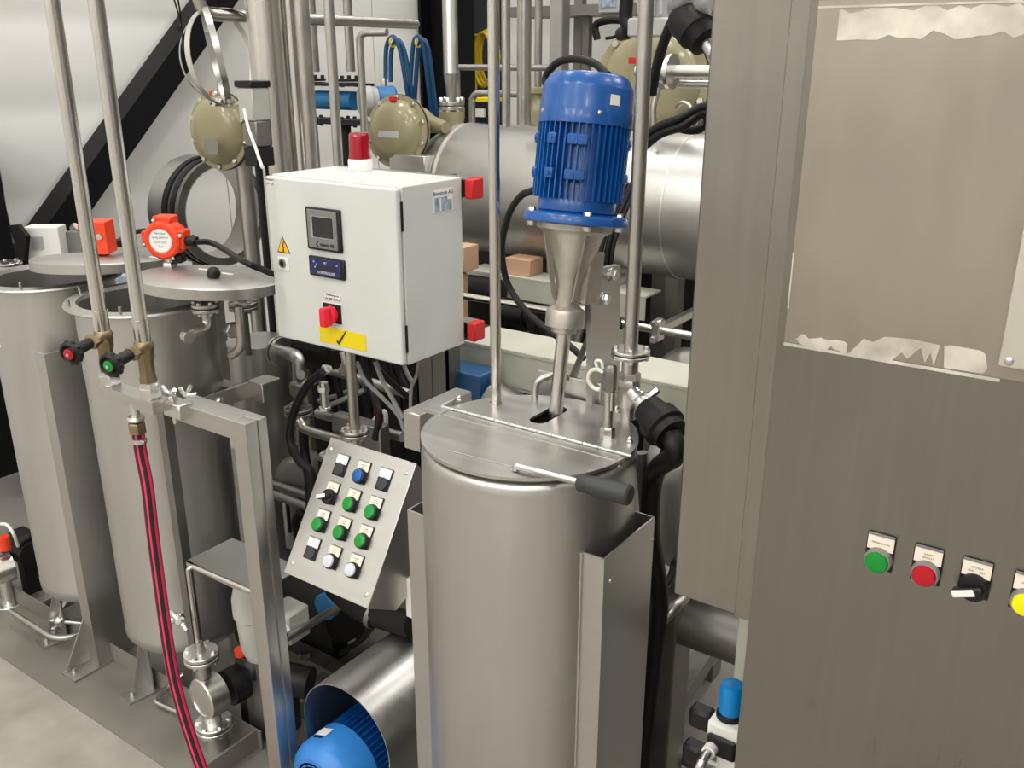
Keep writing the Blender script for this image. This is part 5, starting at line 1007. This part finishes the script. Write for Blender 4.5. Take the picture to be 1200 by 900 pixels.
# clamped pipe in front of the large dome
a = V((-1.314,2.6,1.616)); b = V((-1.084,2.6,1.617)); t = thing('clamped_pipe', 'short horizontal pipe with clamp ferrule across the large olive dome', 'pipe', tuple(a))
g = G(); g.cyl(a - XR * 0.05, V((b.x + 0.2, 2.6, a.z)), 0.019); g.cyl(a + V((0.08, 0.03, -0.035)), V((b.x + 0.2, 2.63, a.z - 0.035)), 0.012); part(t, 'tube', g, PIPE)
k = V((-1.265,2.6,1.621)); g = G(); g.cyl((k.x - 0.022, 2.6, a.z), (k.x - 0.012, 2.6, a.z), 0.05, n=28); g.cyl((k.x + 0.008, 2.6, a.z), (k.x + 0.02, 2.6, a.z), 0.05, n=28); g.cyl((k.x - 0.012, 2.6, a.z), (k.x + 0.008, 2.6, a.z), 0.034, n=28); part(t, 'ferrule', g, BOLT)
g = G(); g.tube([(k.x - 0.01, 2.57, a.z - 0.045), (k.x - 0.02, 2.56, a.z - 0.1), (k.x - 0.01, 2.56, a.z - 0.2)], 0.009, 0.02); g.tube([(k.x + 0.05, 2.57, a.z - 0.1), (k.x + 0.07, 2.56, a.z - 0.08), (k.x + 0.10, 2.56, a.z - 0.09), (k.x + 0.11, 2.56, a.z - 0.14)], 0.006, 0.02); part(t, 'drain_tube', g, PIPE)
for i, (pts, lab) in enumerate((([(-0.982,1.9,1.477), (-0.941,1.9,1.508), (-0.892,1.9,1.528), (-0.809,1.9,1.558), (-0.45, 1.502, 1.55)], 'upper black cable of the pair on the horizontal vessel'), ([(-0.981,1.9,1.458), (-0.936,1.9,1.494), (-0.881,1.9,1.514), (-0.808,1.9,1.544), (-0.44, 1.502, 1.52)], 'lower black cable of the pair on the horizontal vessel'), ([(-0.929,1.95,1.52), (-0.903,1.95,1.505), (-0.863,1.95,1.506), (-0.829,1.95,1.531), (-0.42, 1.502, 1.5)], 'black cable sagging beneath the cable pair near the cabinet edge'))):
    g = G(); g.spline(pts, 0.010); solo('power_cable', g, RUB, lab, 'cable')
for i in range(3):
    a = V(((-0.984,1.75,1.272), (-0.975,1.76,1.271), (-0.968,1.77,1.271))[i]); g = G(); g.spline([a + V((0, 0.1, 0.12)), a, a + V((0, 0, -0.10)), a + V((0.01, 0.03, -0.2))], 0.006, 8); solo('drive_cable', g, RUB, 'black cable dropping behind the lantern, %s of three' % ('left', 'middle', 'right')[i], 'cable')

# ================================================================ between gate and desk
q = V((-2.35,1.9,0.566)); t = thing('small_tank', 'small round steel tank under the control box left of the hoses', 'tank', (q.x, q.y, 0.3))
zt, zb = (-2.361,1.9,0.768)[2], (-2.401,1.9,0.314)[2]; R1 = 0.09758
g = G(); g.lathe((q.x, q.y, zb), ZUP, [(0.03, -0.02), (R1 * .9, 0), (R1, 0.012), (R1, zt - zb), (R1 * 1.03, zt - zb), (R1 * 1.03, zt - zb + 0.012), (0, zt - zb + 0.014)], 48); part(t, 'shell', g, STEEL)
g = G(); g.cyl((q.x, q.y, 0), (q.x, q.y, zb), 0.03); part(t, 'pedestal', g, DARKS)
fx = V((-2.28,1.8,0.929)); t = thing('handwheel_valve', 'small flanged valve below the right tank lid, beside the control box', 'valve', tuple(fx))
g = G(); g.flange(fx, ZUP, 0.045, 0.012, 0.003, 6, 0.008, 0.03); g.hexa(fx + V((0, 0, 0.012)), ZUP, 0.016, 0.02); g.cyl((fx.x, fx.y, zt), (fx.x, fx.y, fx.z), 0.012); part(t, 'body', g, DARKS)
f2 = V((-1.783,1.3,1.105)); t = thing('flanged_elbow', 'round flange on a bent pipe at the right side of the right tank', 'pipe', tuple(f2))
g = G(); g.flange(f2, ZUP, 0.032, 0.010, 0.003, 6, 0.005, 0.022); part(t, 'flange', g, PIPE)
g = G(); e = V((-1.745,1.22,1.056)); g.tube([f2, (f2.x, f2.y, e.z), (e.x - 0.02, e.y, e.z)], 0.0115, 0.03, 14); g.cyl((e.x, e.y, e.z), (e.x - 0.006, e.y, e.z), 0.014); part(t, 'elbow', g, PIPE)
g = G(); g.tube([f2 + V((0.055, 0.05, 0.0)), f2 + V((0.055, 0.05, -0.10)), f2 + V((0.01, 0.05, -0.13))], 0.011, 0.04, 12); g.hexa(f2 + V((0.025, 0.045, -0.06)), (1, -0.3, 0), 0.02, 0.02); part(t, 'side_tube', g, PIPE)
# bracket bars
a = V((-1.816,1.28,0.857)); b = V((-1.78,1.433,0.872))
t = thing('carrier_bracket', 'flat steel bar with bolt and hooked channel end right of the stand crossbar', 'bracket', tuple(a))
b = V((a.x, b.y, a.z))
g = G(); g.box((a.x - 0.004, 1.2, a.z - 0.02), (a.x + 0.004, b.y, a.z + 0.02)); part(t, 'flat_bar', g, PLATE)
g = G(); g.box((a.x, b.y - 0.01, a.z - 0.025), (a.x + 0.055, b.y - 0.004, a.z + 0.025), 0.001); g.box((a.x, b.y - 0.005, a.z + 0.02), (a.x + 0.055, b.y + 0.05, a.z + 0.025)); part(t, 'channel_end', g, PLATE)
g = G(); q = V((a.x + 0.004, 1.33, a.z)); g.hexa(q, XR, 0.010, 0.008); part(t, 'bolt', g, BOLT)
g = G(); g.box((a.x - 0.12, b.y - 0.03, a.z - 0.005), (a.x, b.y + 0.01, a.z)); part(t, 'cross_strip', g, DARKS)
# pipework under the control box
def run(name, pts, r, m, lab, bend=0.03, cat='pipe', n=12):
    g = G(); g.tube(pts, r, bend, n); return solo(name, g, m, lab, cat)
t = thing('flanged_bend', 'flanged pipe bend below the left corner of the control box', 'pipe', (-1.967,1.7,0.853))
q = V((-2.003,1.7,0.854)); g = G(); g.tube([q, q + V((0.05, 0.0, 0.0)), (-1.91,1.68,0.856), (-1.914,1.68,0.784)], 0.019, 0.04, 14); part(t, 'bend', g, PIPE)
g = G(); g.cyl(q + V((-0.02, 0, 0)), q + V((-0.012, 0, 0)), 0.042, n=28); g.cyl(q + V((-0.006, 0, 0)), q + V((0.003, 0, 0)), 0.042, n=28); part(t, 'flange', g, PIPE)
g = G(); q = V((-1.89,1.66,0.777)); g.obox(q, (1, 0.3, 0), (-0.3, 1, 0), ZUP, 0.05, 0.05, 0.05, 0.01); g.cyl(q + V((0, 0, 0.03)), q + V((0.03, -0.02, 0.05)), 0.012); part(t, 'valve_block', g, DARKS)
q = V((-1.903,1.66,0.723)); fl_ = V((-1.897,1.66,0.711))
g = G(); g.cyl(V((-1.905,1.66,0.735)), V((-1.916,1.66,0.601)), 0.014); g.flange(V((-1.905,1.66,0.704)), ZUP, 0.04, 0.012, 0.004, 6, 0.007, 0.03); part(t, 'lower_flange', g, DARKS)
run('long_pipe', [(-1.852,1.72,0.826), (-1.535,1.72,0.815)], 0.0135, PIPE, 'upper of the two sloping pipes behind the stand pipe', 0)
run('long_pipe', [(-1.839,1.6,0.712), (-1.821,1.6,0.691), (-1.768,1.6,0.688), (-1.63,1.6,0.692)], 0.0135, PIPE, 'pipe curving down to the stand pipe flange', 0.03)
run('long_pipe', [(-1.916,1.74,0.671), (-1.584,1.74,0.674)], 0.0145, PIPE, 'lower of the two sloping pipes behind the stand pipe', 0)
g = G(); q = V((-1.728,1.6,0.791)); g.tube([(-1.75,1.58,0.845), (-1.751,1.6,0.854), (-1.71,1.6,0.883)], 0.009, 0.02); g.cyl(V((-1.73,1.6,0.844)), V((-1.73,1.6,0.771)), 0.012); g.hexa(V((-1.732,1.6,0.819)), ZUP, 0.017, 0.014); g.hexa(V((-1.731,1.6,0.766)), ZUP, 0.017, 0.01); solo('drain_fitting', g, BOLT, 'bright elbow fitting with nut left of the stand pipe', 'fitting')
run('thin_tube', [(-1.806,1.68,0.735), (-1.744,1.7,0.767), (-1.696,1.72,0.796)], 0.008, PIPE, 'front thin tube sloping up behind the stand pipe', 0.01)
run('thin_tube', [(-1.927,1.76,0.7), (-1.853,1.78,0.731), (-1.754,1.78,0.782)], 0.008, PIPE, 'rear thin tube sloping up behind the stand pipe', 0.01)
for pts, r, m, lab in (
    ([(-1.687,1.56,0.892), (-1.738,1.55,0.847), (-1.779,1.54,0.779), (-1.796,1.53,0.713), (-1.783,1.52,0.67), (-1.731,1.5,0.648), (-1.694,1.5,0.633), (-1.693,1.5,0.577)], 0.011, RUB, 'black hose curving down in front of the small tank'),
    ([(-1.889,1.66,0.66), (-1.894,1.66,0.58), (-1.862,1.64,0.515), (-1.843,1.62,0.419)], 0.014, RUB, 'thick black hose dropping behind the curved one'),
    ([(-1.806,1.72,0.89), (-1.806,1.72,0.814), (-1.792,1.72,0.741), (-1.785,1.72,0.665)], 0.010, RUB, 'black cable straight down left of the stand pipe'),
    ([(-1.641,1.66,0.934), (-1.628,1.66,0.866), (-1.592,1.65,0.805), (-1.564,1.63,0.77), (-1.571,1.62,0.711)], 0.010, RUB, 'black cable bowed right of the stand pipe'),
    ([(-1.567,1.62,0.939), (-1.529,1.62,0.897), (-1.492,1.64,0.857), (-1.465,1.66,0.829)], 0.008, RUB, 'black cable running right under the control box'),
    ([(-1.603,1.6,0.925), (-1.576,1.6,0.879), (-1.52,1.6,0.845), (-1.47,1.6,0.81), (-1.45,1.6,0.771)], 0.0055, GCAB, 'lower grey cable sweeping from the stand pipe to the tank arm'),
    ([(-1.518,1.58,0.946), (-1.498,1.58,0.901), (-1.472,1.58,0.866), (-1.435,1.58,0.815)], 0.006, GCAB, 'upper grey cable sweeping from the control box to the tank arm'),
    ([(-1.394,1.6,0.964), (-1.403,1.6,0.927), (-1.421,1.6,0.89), (-1.427,1.6,0.833)], 0.0045, GCAB, 'thin grey cable hanging in front of the box post'),
    ([(-1.687,1.64,0.926), (-1.68,1.64,0.899), (-1.716,1.66,0.859)], 0.013, COVER, 'short pale ribbed cable stub under the yellow sticker'),
    ([(-1.652,1.68,0.709), (-1.592,1.68,0.767), (-1.59,1.68,0.711), (-1.609,1.68,0.644)], 0.006, PUREW, 'white wire beside the red plug behind the desk')):
    g = G(); g.spline(pts, r); solo('loose_cable', g, m, lab, 'cable')
g = G(); q = V((-1.631,1.7,0.732)); g.obox(q, XR, YB, ZUP, 0.025, 0.02, 0.05, 0.004); solo('red_plug', g, DRED, 'small dark red plug behind the top of the desk', 'plug')
g = G(); q = V((-1.943,1.8,0.85)); g.cyl(q + V((-0.07, 0.0, 0)), q + V((0.06, 0.02, 0)), 0.07, n=28); g.cyl(q + V((-0.09, 0, 0)), q + V((-0.07, 0, 0)), 0.05); g.box((q.x - 0.03, q.y - 0.02, 0), (q.x + 0.03, q.y + 0.02, q.z - 0.05)); solo('black_motor', g, RUB, 'black round motor close under the control box behind the hoses', 'motor')
g = G(); q = V((-1.677,1.55,0.661)); g.obox(q, (1, 0.3, 0), (-0.3, 1, 0), (0.3, 0, 1), 0.05, 0.03, 0.03, 0.006); g.cyl(q, q + V((0.03, -0.02, 0.03)), 0.012); solo('foil_joint', g, BOLT, 'shiny crumpled fitting left of the top of the desk', 'fitting')
g = G(); q = V((-1.604,1.62,0.666)); g.box((q.x - 0.13, 1.62, q.z - 0.08), (q.x + 0.05, 1.66, q.z + 0.08), 0.004); g.box((q.x - 0.1, 1.63, 0), (q.x - 0.06, 1.65, q.z - 0.08)); solo('steel_plate', g, DARKS, 'dull grey plate behind the top edge of the desk', 'plate')
run('low_pipe', [(-2.218,1.75,0.37), (-1.956,1.75,0.375)], 0.013, DARKS, 'upper dark pipe between the stand post and the desk', 0)
run('low_pipe', [(-2.167,1.7,0.373), (-1.919,1.7,0.369)], 0.014, DARKS, 'lower dark pipe between the stand post and the desk', 0)
g = G(); q = V((-2.108,1.8,0.386)); g.lathe(q, (0.3, -1, 0.2), [(0.07, -0.1), (0.07, 0.0), (0.055, 0.02), (0.02, 0.025), (0, 0.026)], 28); g.cyl((q.x, q.y, 0), (q.x, q.y, q.z), 0.025); solo('grey_pump', g, DARKS, 'dark round pump below the small tank', 'pump')
g = G(); q = V((-2.007,1.7,0.307)); g.tube([(-1.957,1.68,0.36), (-1.988,1.68,0.316), (-1.974,1.68,0.279), (-1.978,1.68,0.236)], 0.014, 0.02); solo('black_bend', g, RUB, 'black hose bend over the floor left of the desk', 'hose')

# under the desk: pump set
pm = V((-1.644,1.25,0.364)); t = thing('pale_pump', 'pale grey pump with terminal box behind the stand post', 'pump', (pm.x, pm.y, 0.1))
g = G(); g.lathe((pm.x, pm.y, pm.z - 0.13), ZUP, [(0.04, 0), (0.05, 0.03), (0.055, 0.12), (0.06, 0.125), (0.06, 0.17), (0.05, 0.21), (0.03, 0.215)], 28); part(t, 'body', g, PGREY)
g = G(); bx = V((-1.545,1.25,0.37)); g.box((bx.x - 0.04, 1.23, bx.z - 0.05), (bx.x + 0.035, 1.30, bx.z + 0.035), 0.006); part(t, 'terminal_box', g, PGREY)
g = G(); q = V((-1.51,1.225,0.378)); g.hexa(q, (0, -1, 0), 0.012, 0.016); part(t, 'cable_gland', g, PUREW)
g = G(); g.tube([V((-1.56,1.22,0.409)), V((-1.54,1.22,0.426)), V((-1.527,1.22,0.438))], 0.005); part(t, 'yellow_sleeve', g, YCAB)
g = G(); g.box((pm.x - 0.04, pm.y - 0.04, 0), (pm.x + 0.04, pm.y + 0.04, pm.z - 0.13)); part(t, 'foot', g, DARKS)
run('diagonal_pipe', [(-1.478,1.15,0.382), (-1.538,1.42,0.322)], 0.0105, PIPE, 'grey pipe slanting up from the stand post to the desk', 0)
g = G(); g.spline([(-1.481,1.2,0.389), (-1.493,1.18,0.373), (-1.498,1.15,0.358)], 0.007); solo('pump_cable', g, RUB, 'short black cable from the pale pump terminal box', 'cable')
a = V((-1.613,1.5,0.268)); t = thing('dark_pump', 'large dark pump with blue cap under the desk', 'pump', (a.x, a.y, 0))
g = G(); g.cyl(a + V((-0.28, 0.02, -0.03)), a + V((0.02, 0.02, -0.02)), 0.085, n=28); g.cyl(a + V((-0.05, 0.02, -0.02)), a + V((0.02, 0.02, -0.02)), 0.10, n=28); g.box(a + V((-0.25, 0.0, -0.35)), a + V((-0.05, 0.06, -0.1))); part(t, 'body', g, RUB)
g = G(); q = V((-1.582,1.41,0.309)); g.cyl(q, q + V((0.0, 0.02, -0.0)), 0.035); part(t, 'cap', g, TBLUE, 'blue cap')
g = G(); g.tube([(-1.521,1.4,0.392), (-1.405,1.36,0.401), (-1.313,1.34,0.423), (-1.19,1.32,0.457)], 0.030, 0.05, 16); solo('black_hose', g, RUB, 'thick black hose under the lower edge of the desk', 'hose')
g = G(); q0, q1 = V((-1.334,1.335,0.406)), V((-1.324,1.335,0.431)); g.ring(V((-1.343,1.345,0.416)), (1, 0.0, -0.15), 0.0305, 0.034, 0.014, 28); solo('hose_clamp', g, DARKS, 'steel clamp round the thick black hose under the desk', 'clamp')
g = G(); g.spline([(-1.391,1.4,0.342), (-1.443,1.42,0.28), (-1.506,1.45,0.212), (-1.628,1.5,0.098)], 0.008); solo('black_hose', g, RUB, 'thin black hose leaving the thick hose below the desk', 'hose')
t = thing('machine_frame', 'dark steel floor frame under the desk and pumps', 'frame', (-1.7, 1.5, 0))
g = G(); a, b = (-1.777,1.461,0.06), (-1.599,1.468,0.06); g.bar(V(a) - XR * 0.2, V(a) + XR * 0.35, 0.05, 0.05); part(t, 'cross_beam', g, DARKS)
g = G(); g.bar(V((-1.607,1.226,0.05)), V((-1.613,1.618,0.05)), 0.05, 0.05); part(t, 'side_beam', g, DARKS)
g = G(); g.bar(V((-1.551,1.18,0.03)), V((-1.551,1.294,0.03)), 0.05, 0.03); part(t, 'side_beam', g, DARKS)
g = G(); q = V((-1.711,1.44,0.08)); g.hexa(q, ZUP, 0.016, 0.02); part(t, 'bolt', g, BOLT)
a = V((-1.58,1.25,0.176)); g = G(); g.cyl(a + V((-0.03, 0, 0.01)), a + V((0.06, 0.04, 0.0)), 0.04); g.cyl(a + V((0.01, 0.01, -0.03)), (a.x + 0.01, a.y + 0.01, 0), 0.025); solo('dark_coupling', g, RUB, 'black pump end just right of the stand post near the floor', 'pump')

# ================================================================ far left edge
a = V((-2.838,1.22,0.155)); t = thing('left_pump', 'dark pump with orange ring at the left picture edge', 'pump', (a.x, a.y, 0.005))
g = G(); g.cyl(a + V((-0.03, 0.03, 0.0)), a + V((0.09, 0.03, 0.0)), 0.042); g.box(a + V((-0.01, 0.0, 0.02)), a + V((0.08, 0.07, 0.065)), 0.012); g.box(a + V((0.02, 0.01, -a.z + 0.005)), a + V((0.06, 0.06, -0.03))); part(t, 'body', g, RUB)
g = G(); q = V((-2.784,1.19,0.221)); g.cyl(q + V((0, 0, -0.03)), q + V((0, 0, 0.015)), 0.017); part(t, 'orange_ring', g, ORANGE)
g = G(); q = V((-2.79,1.17,0.124)); g.cyl(q + V((-0.01, -0.03, 0)), q + V((0.0, 0.03, 0)), 0.045, n=28); zf = (-2.82,1.17,-0.006)[2]
g.flange((q.x, q.y, zf), ZUP, 0.042, 0.012, 0.003, 6, 0.006, 0.03); g.cyl((q.x, q.y, zf), q + V((0, 0, -0.03)), 0.018); g.cyl((q.x, q.y, 0.005), (q.x, q.y, zf - 0.01), 0.025); part(t, 'steel_valve', g, BOLT)
g = G(); g.spline([(-2.824,1.2,0.264), (-2.767,1.2,0.278), (-2.735,1.2,0.256), (-2.768,1.22,0.194)], 0.005); part(t, 'wire', g, PUREW)
g = G(); q = V((-4.175,1.8,-0.172)); g.cyl(q + V((-0.15, 0, 0)), q + V((0.08, 0.0, 0)), 0.12, n=32); g.box((q.x - 0.08, q.y - 0.03, 0.0), (q.x - 0.02, q.y + 0.03, q.z - 0.1)); solo('left_vessel', g, STEEL, 'dull steel drum behind the left tank at the picture edge', 'tank')
g = G(); q = V((-4.167,1.9,0.051)); g.spline([(-4.126,1.8,0.044), (-4.007,1.8,0.089), (-3.924,1.8,0.121)], 0.012); g.spline([(-4.15,1.8,-0.02), (-4.031,1.8,0.022), (-3.928,1.8,0.067)], 0.012); solo('edge_hoses', g, RUB, 'pair of black hoses at the left edge behind the left tank', 'hose')
# control box of another machine behind the lids
a = V((-3.464,1.85,0.978)); t = thing('field_controller', 'white control unit with grey display behind the left tank lid', 'control unit', (a.x, a.y, a.z - 0.1))
u = V((0.93, 0.3, 0)).normalized(); w = V((-0.3, 0.93, 0)).normalized()
u = V((0.80, 0.60, 0)).normalized(); w = V((-0.60, 0.80, 0))
g = G(); g.obox(a, u, w, ZUP, 0.13, 0.076, 0.155, 0.006, 2); g.obox(a + w * 0.03 - V((0, 0, 0.4)), u, w, ZUP, 0.04, 0.03, 0.7); part(t, 'housing', g, PUREW)
g = G(); g.obox(a - w * 0.038 + ZUP * 0.017 - u * 0.017, u, w, ZUP, 0.042, 0.006, 0.05); part(t, 'display', g, GREYW)
g = G(); g.obox(a + u * 0.10 + w * 0.042 - ZUP * 0.008, u, w, ZUP, 0.076, 0.042, 0.11); part(t, 'grey_side_box', g, GREYP)
g = G(); q = V((-3.289,1.87,1.057)); g.tube([q + V((-0.02, 0, 0)), q + V((0, 0, 0.015)), q + V((0.03, 0, 0))], 0.01, 0.01); part(t, 'fitting', g, BOLT)
g = G(); g.prism([V((-3.531,1.75,1.063)), V((-3.467,1.75,1.073)), V((-3.415,1.75,1.034)), V((-3.47,1.75,0.921)), V((-3.489,1.75,0.919))], (0.003, 0.014, 0)); g.cyl(V((-3.533,1.78,0.915)), (V((-3.533,1.78,0.915)).x, 1.78, 0), 0.01); solo('black_shield', g, BLKP, 'black angled shield at the left edge beside the white control unit', 'shield')
a = V((-3.483,1.7,0.929)); g = G(); g.flange(a, ZUP, 0.05, 0.01, 0.003, 6, 0.008, 0.03); g.cyl((a.x, a.y, 0), (a.x, a.y, a.z - 0.01), 0.03); solo('left_flange', g, BOLT, 'bright pipe flange behind the left tank rim at the picture edge', 'flange')
a = V((-2.612,1.6,1.007)); g = G(); g.box((a.x - 0.03, 1.6, a.z - 0.012), (a.x + 0.05, 1.66, a.z + 0.012), 0.002); g.cyl((a.x, 1.63, 0), (a.x, 1.63, a.z - 0.01), 0.01); solo('blue_carton', g, LOGO, 'small pale blue carton seen between the two left tank lids', 'box')

# dark machine bases that close the gaps between the pipes
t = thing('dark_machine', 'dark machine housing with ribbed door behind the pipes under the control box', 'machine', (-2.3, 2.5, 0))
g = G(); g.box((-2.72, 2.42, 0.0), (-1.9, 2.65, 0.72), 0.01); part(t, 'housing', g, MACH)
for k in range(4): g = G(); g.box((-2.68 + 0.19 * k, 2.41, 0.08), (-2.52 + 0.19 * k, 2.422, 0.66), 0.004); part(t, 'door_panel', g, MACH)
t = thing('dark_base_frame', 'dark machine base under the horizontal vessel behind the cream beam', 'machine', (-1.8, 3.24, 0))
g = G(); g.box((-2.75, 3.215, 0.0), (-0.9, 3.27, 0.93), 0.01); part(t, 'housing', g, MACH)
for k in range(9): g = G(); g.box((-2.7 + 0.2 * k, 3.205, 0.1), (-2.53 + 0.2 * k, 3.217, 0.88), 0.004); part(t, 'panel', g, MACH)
g = G(); g.box((-1.28, 1.30, 0.0), (0.4, 2.4, 0.004)); solo('shade_floor_plate', g, TRAY, 'stained steel floor plate added as shade right of the mixing tank under the pipes', 'plate')  # dark plate added to stand in for shade on the open floor
for p, lab in (((-1.798,2.4,0.926), 'round black motor between control box and polished tube'), ((-1.61,2.3,0.895), 'black motor behind the hanging cable below the cream ledge')):
    q = V(p); g = G(); g.cyl(q + V((-0.06, 0, 0)), q + V((0.06, 0, 0)), 0.045, n=24); g.cyl(q + V((0.06, 0, 0)), q + V((0.075, 0, 0)), 0.035, n=24); g.box((q.x - 0.03, q.y - 0.03, 0), (q.x + 0.03, q.y + 0.03, q.z - 0.03)); solo('black_motor', g, RUB, lab, 'motor')

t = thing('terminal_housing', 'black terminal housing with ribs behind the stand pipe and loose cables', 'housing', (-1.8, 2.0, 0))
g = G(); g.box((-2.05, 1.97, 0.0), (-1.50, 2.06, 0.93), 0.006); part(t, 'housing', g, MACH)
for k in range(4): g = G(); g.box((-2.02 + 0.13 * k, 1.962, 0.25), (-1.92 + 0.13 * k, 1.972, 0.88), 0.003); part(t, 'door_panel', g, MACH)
for pts, r, m, lab in (
    ([(-1.707,1.8,0.892), (-1.691,1.8,0.84), (-1.685,1.8,0.778), (-1.706,1.8,0.709)], 0.010, RUB, 'left black cable dropping behind the two grey cables'),
    ([(-1.675,1.82,0.882), (-1.665,1.82,0.827), (-1.63,1.82,0.765), (-1.615,1.82,0.697)], 0.012, RUB, 'right black cable dropping behind the two grey cables'),
    ([(-1.741,1.78,0.881), (-1.766,1.78,0.805), (-1.758,1.78,0.73), (-1.737,1.78,0.656)], 0.009, RUB, 'black cable close behind the stand pipe'),
    ([(-1.54,1.7,0.954), (-1.531,1.7,0.897), (-1.504,1.7,0.856)], 0.006, GCAB, 'short grey cable at the left of the box post')):
    g = G(); g.spline(pts, r); solo('loose_cable', g, m, lab, 'cable')
a = V((-2.407,2,1.518)); t = thing('solenoid_valve', 'grey and black valve block right of the left olive dome', 'valve', (a.x, 2.0, a.z - 0.2))
g = G(); g.box((a.x - 0.03, 1.98, a.z - 0.05), (a.x + 0.04, 2.05, a.z + 0.05), 0.004); part(t, 'coil_housing', g, PGREY)
g = G(); g.box((a.x - 0.035, 1.975, a.z + 0.05), (a.x + 0.045, 2.055, a.z + 0.07), 0.003); part(t, 'top_cap', g, BLACK)
g = G(); g.box((a.x - 0.015, 1.985, a.z - 0.13), (a.x + 0.04, 2.045, a.z - 0.05), 0.004); part(t, 'valve_block', g, DARKS)
g = G(); g.box((a.x - 0.025, 1.98, a.z - 0.19), (a.x + 0.04, 2.05, a.z - 0.13), 0.004); g.cyl((a.x, 2.015, 0), (a.x, 2.015, a.z - 0.18), 0.012); part(t, 'base', g, BLACK)
g = G(); g.spline([(-2.373,1.95,1.505), (-2.3,1.9,1.455), (-2.157,1.8,1.414), (-1.922,1.62,1.388)], 0.0045, 8); solo('white_wire', g, PUREW, 'thin white wire slanting down to the upper left corner of the control box', 'wire')
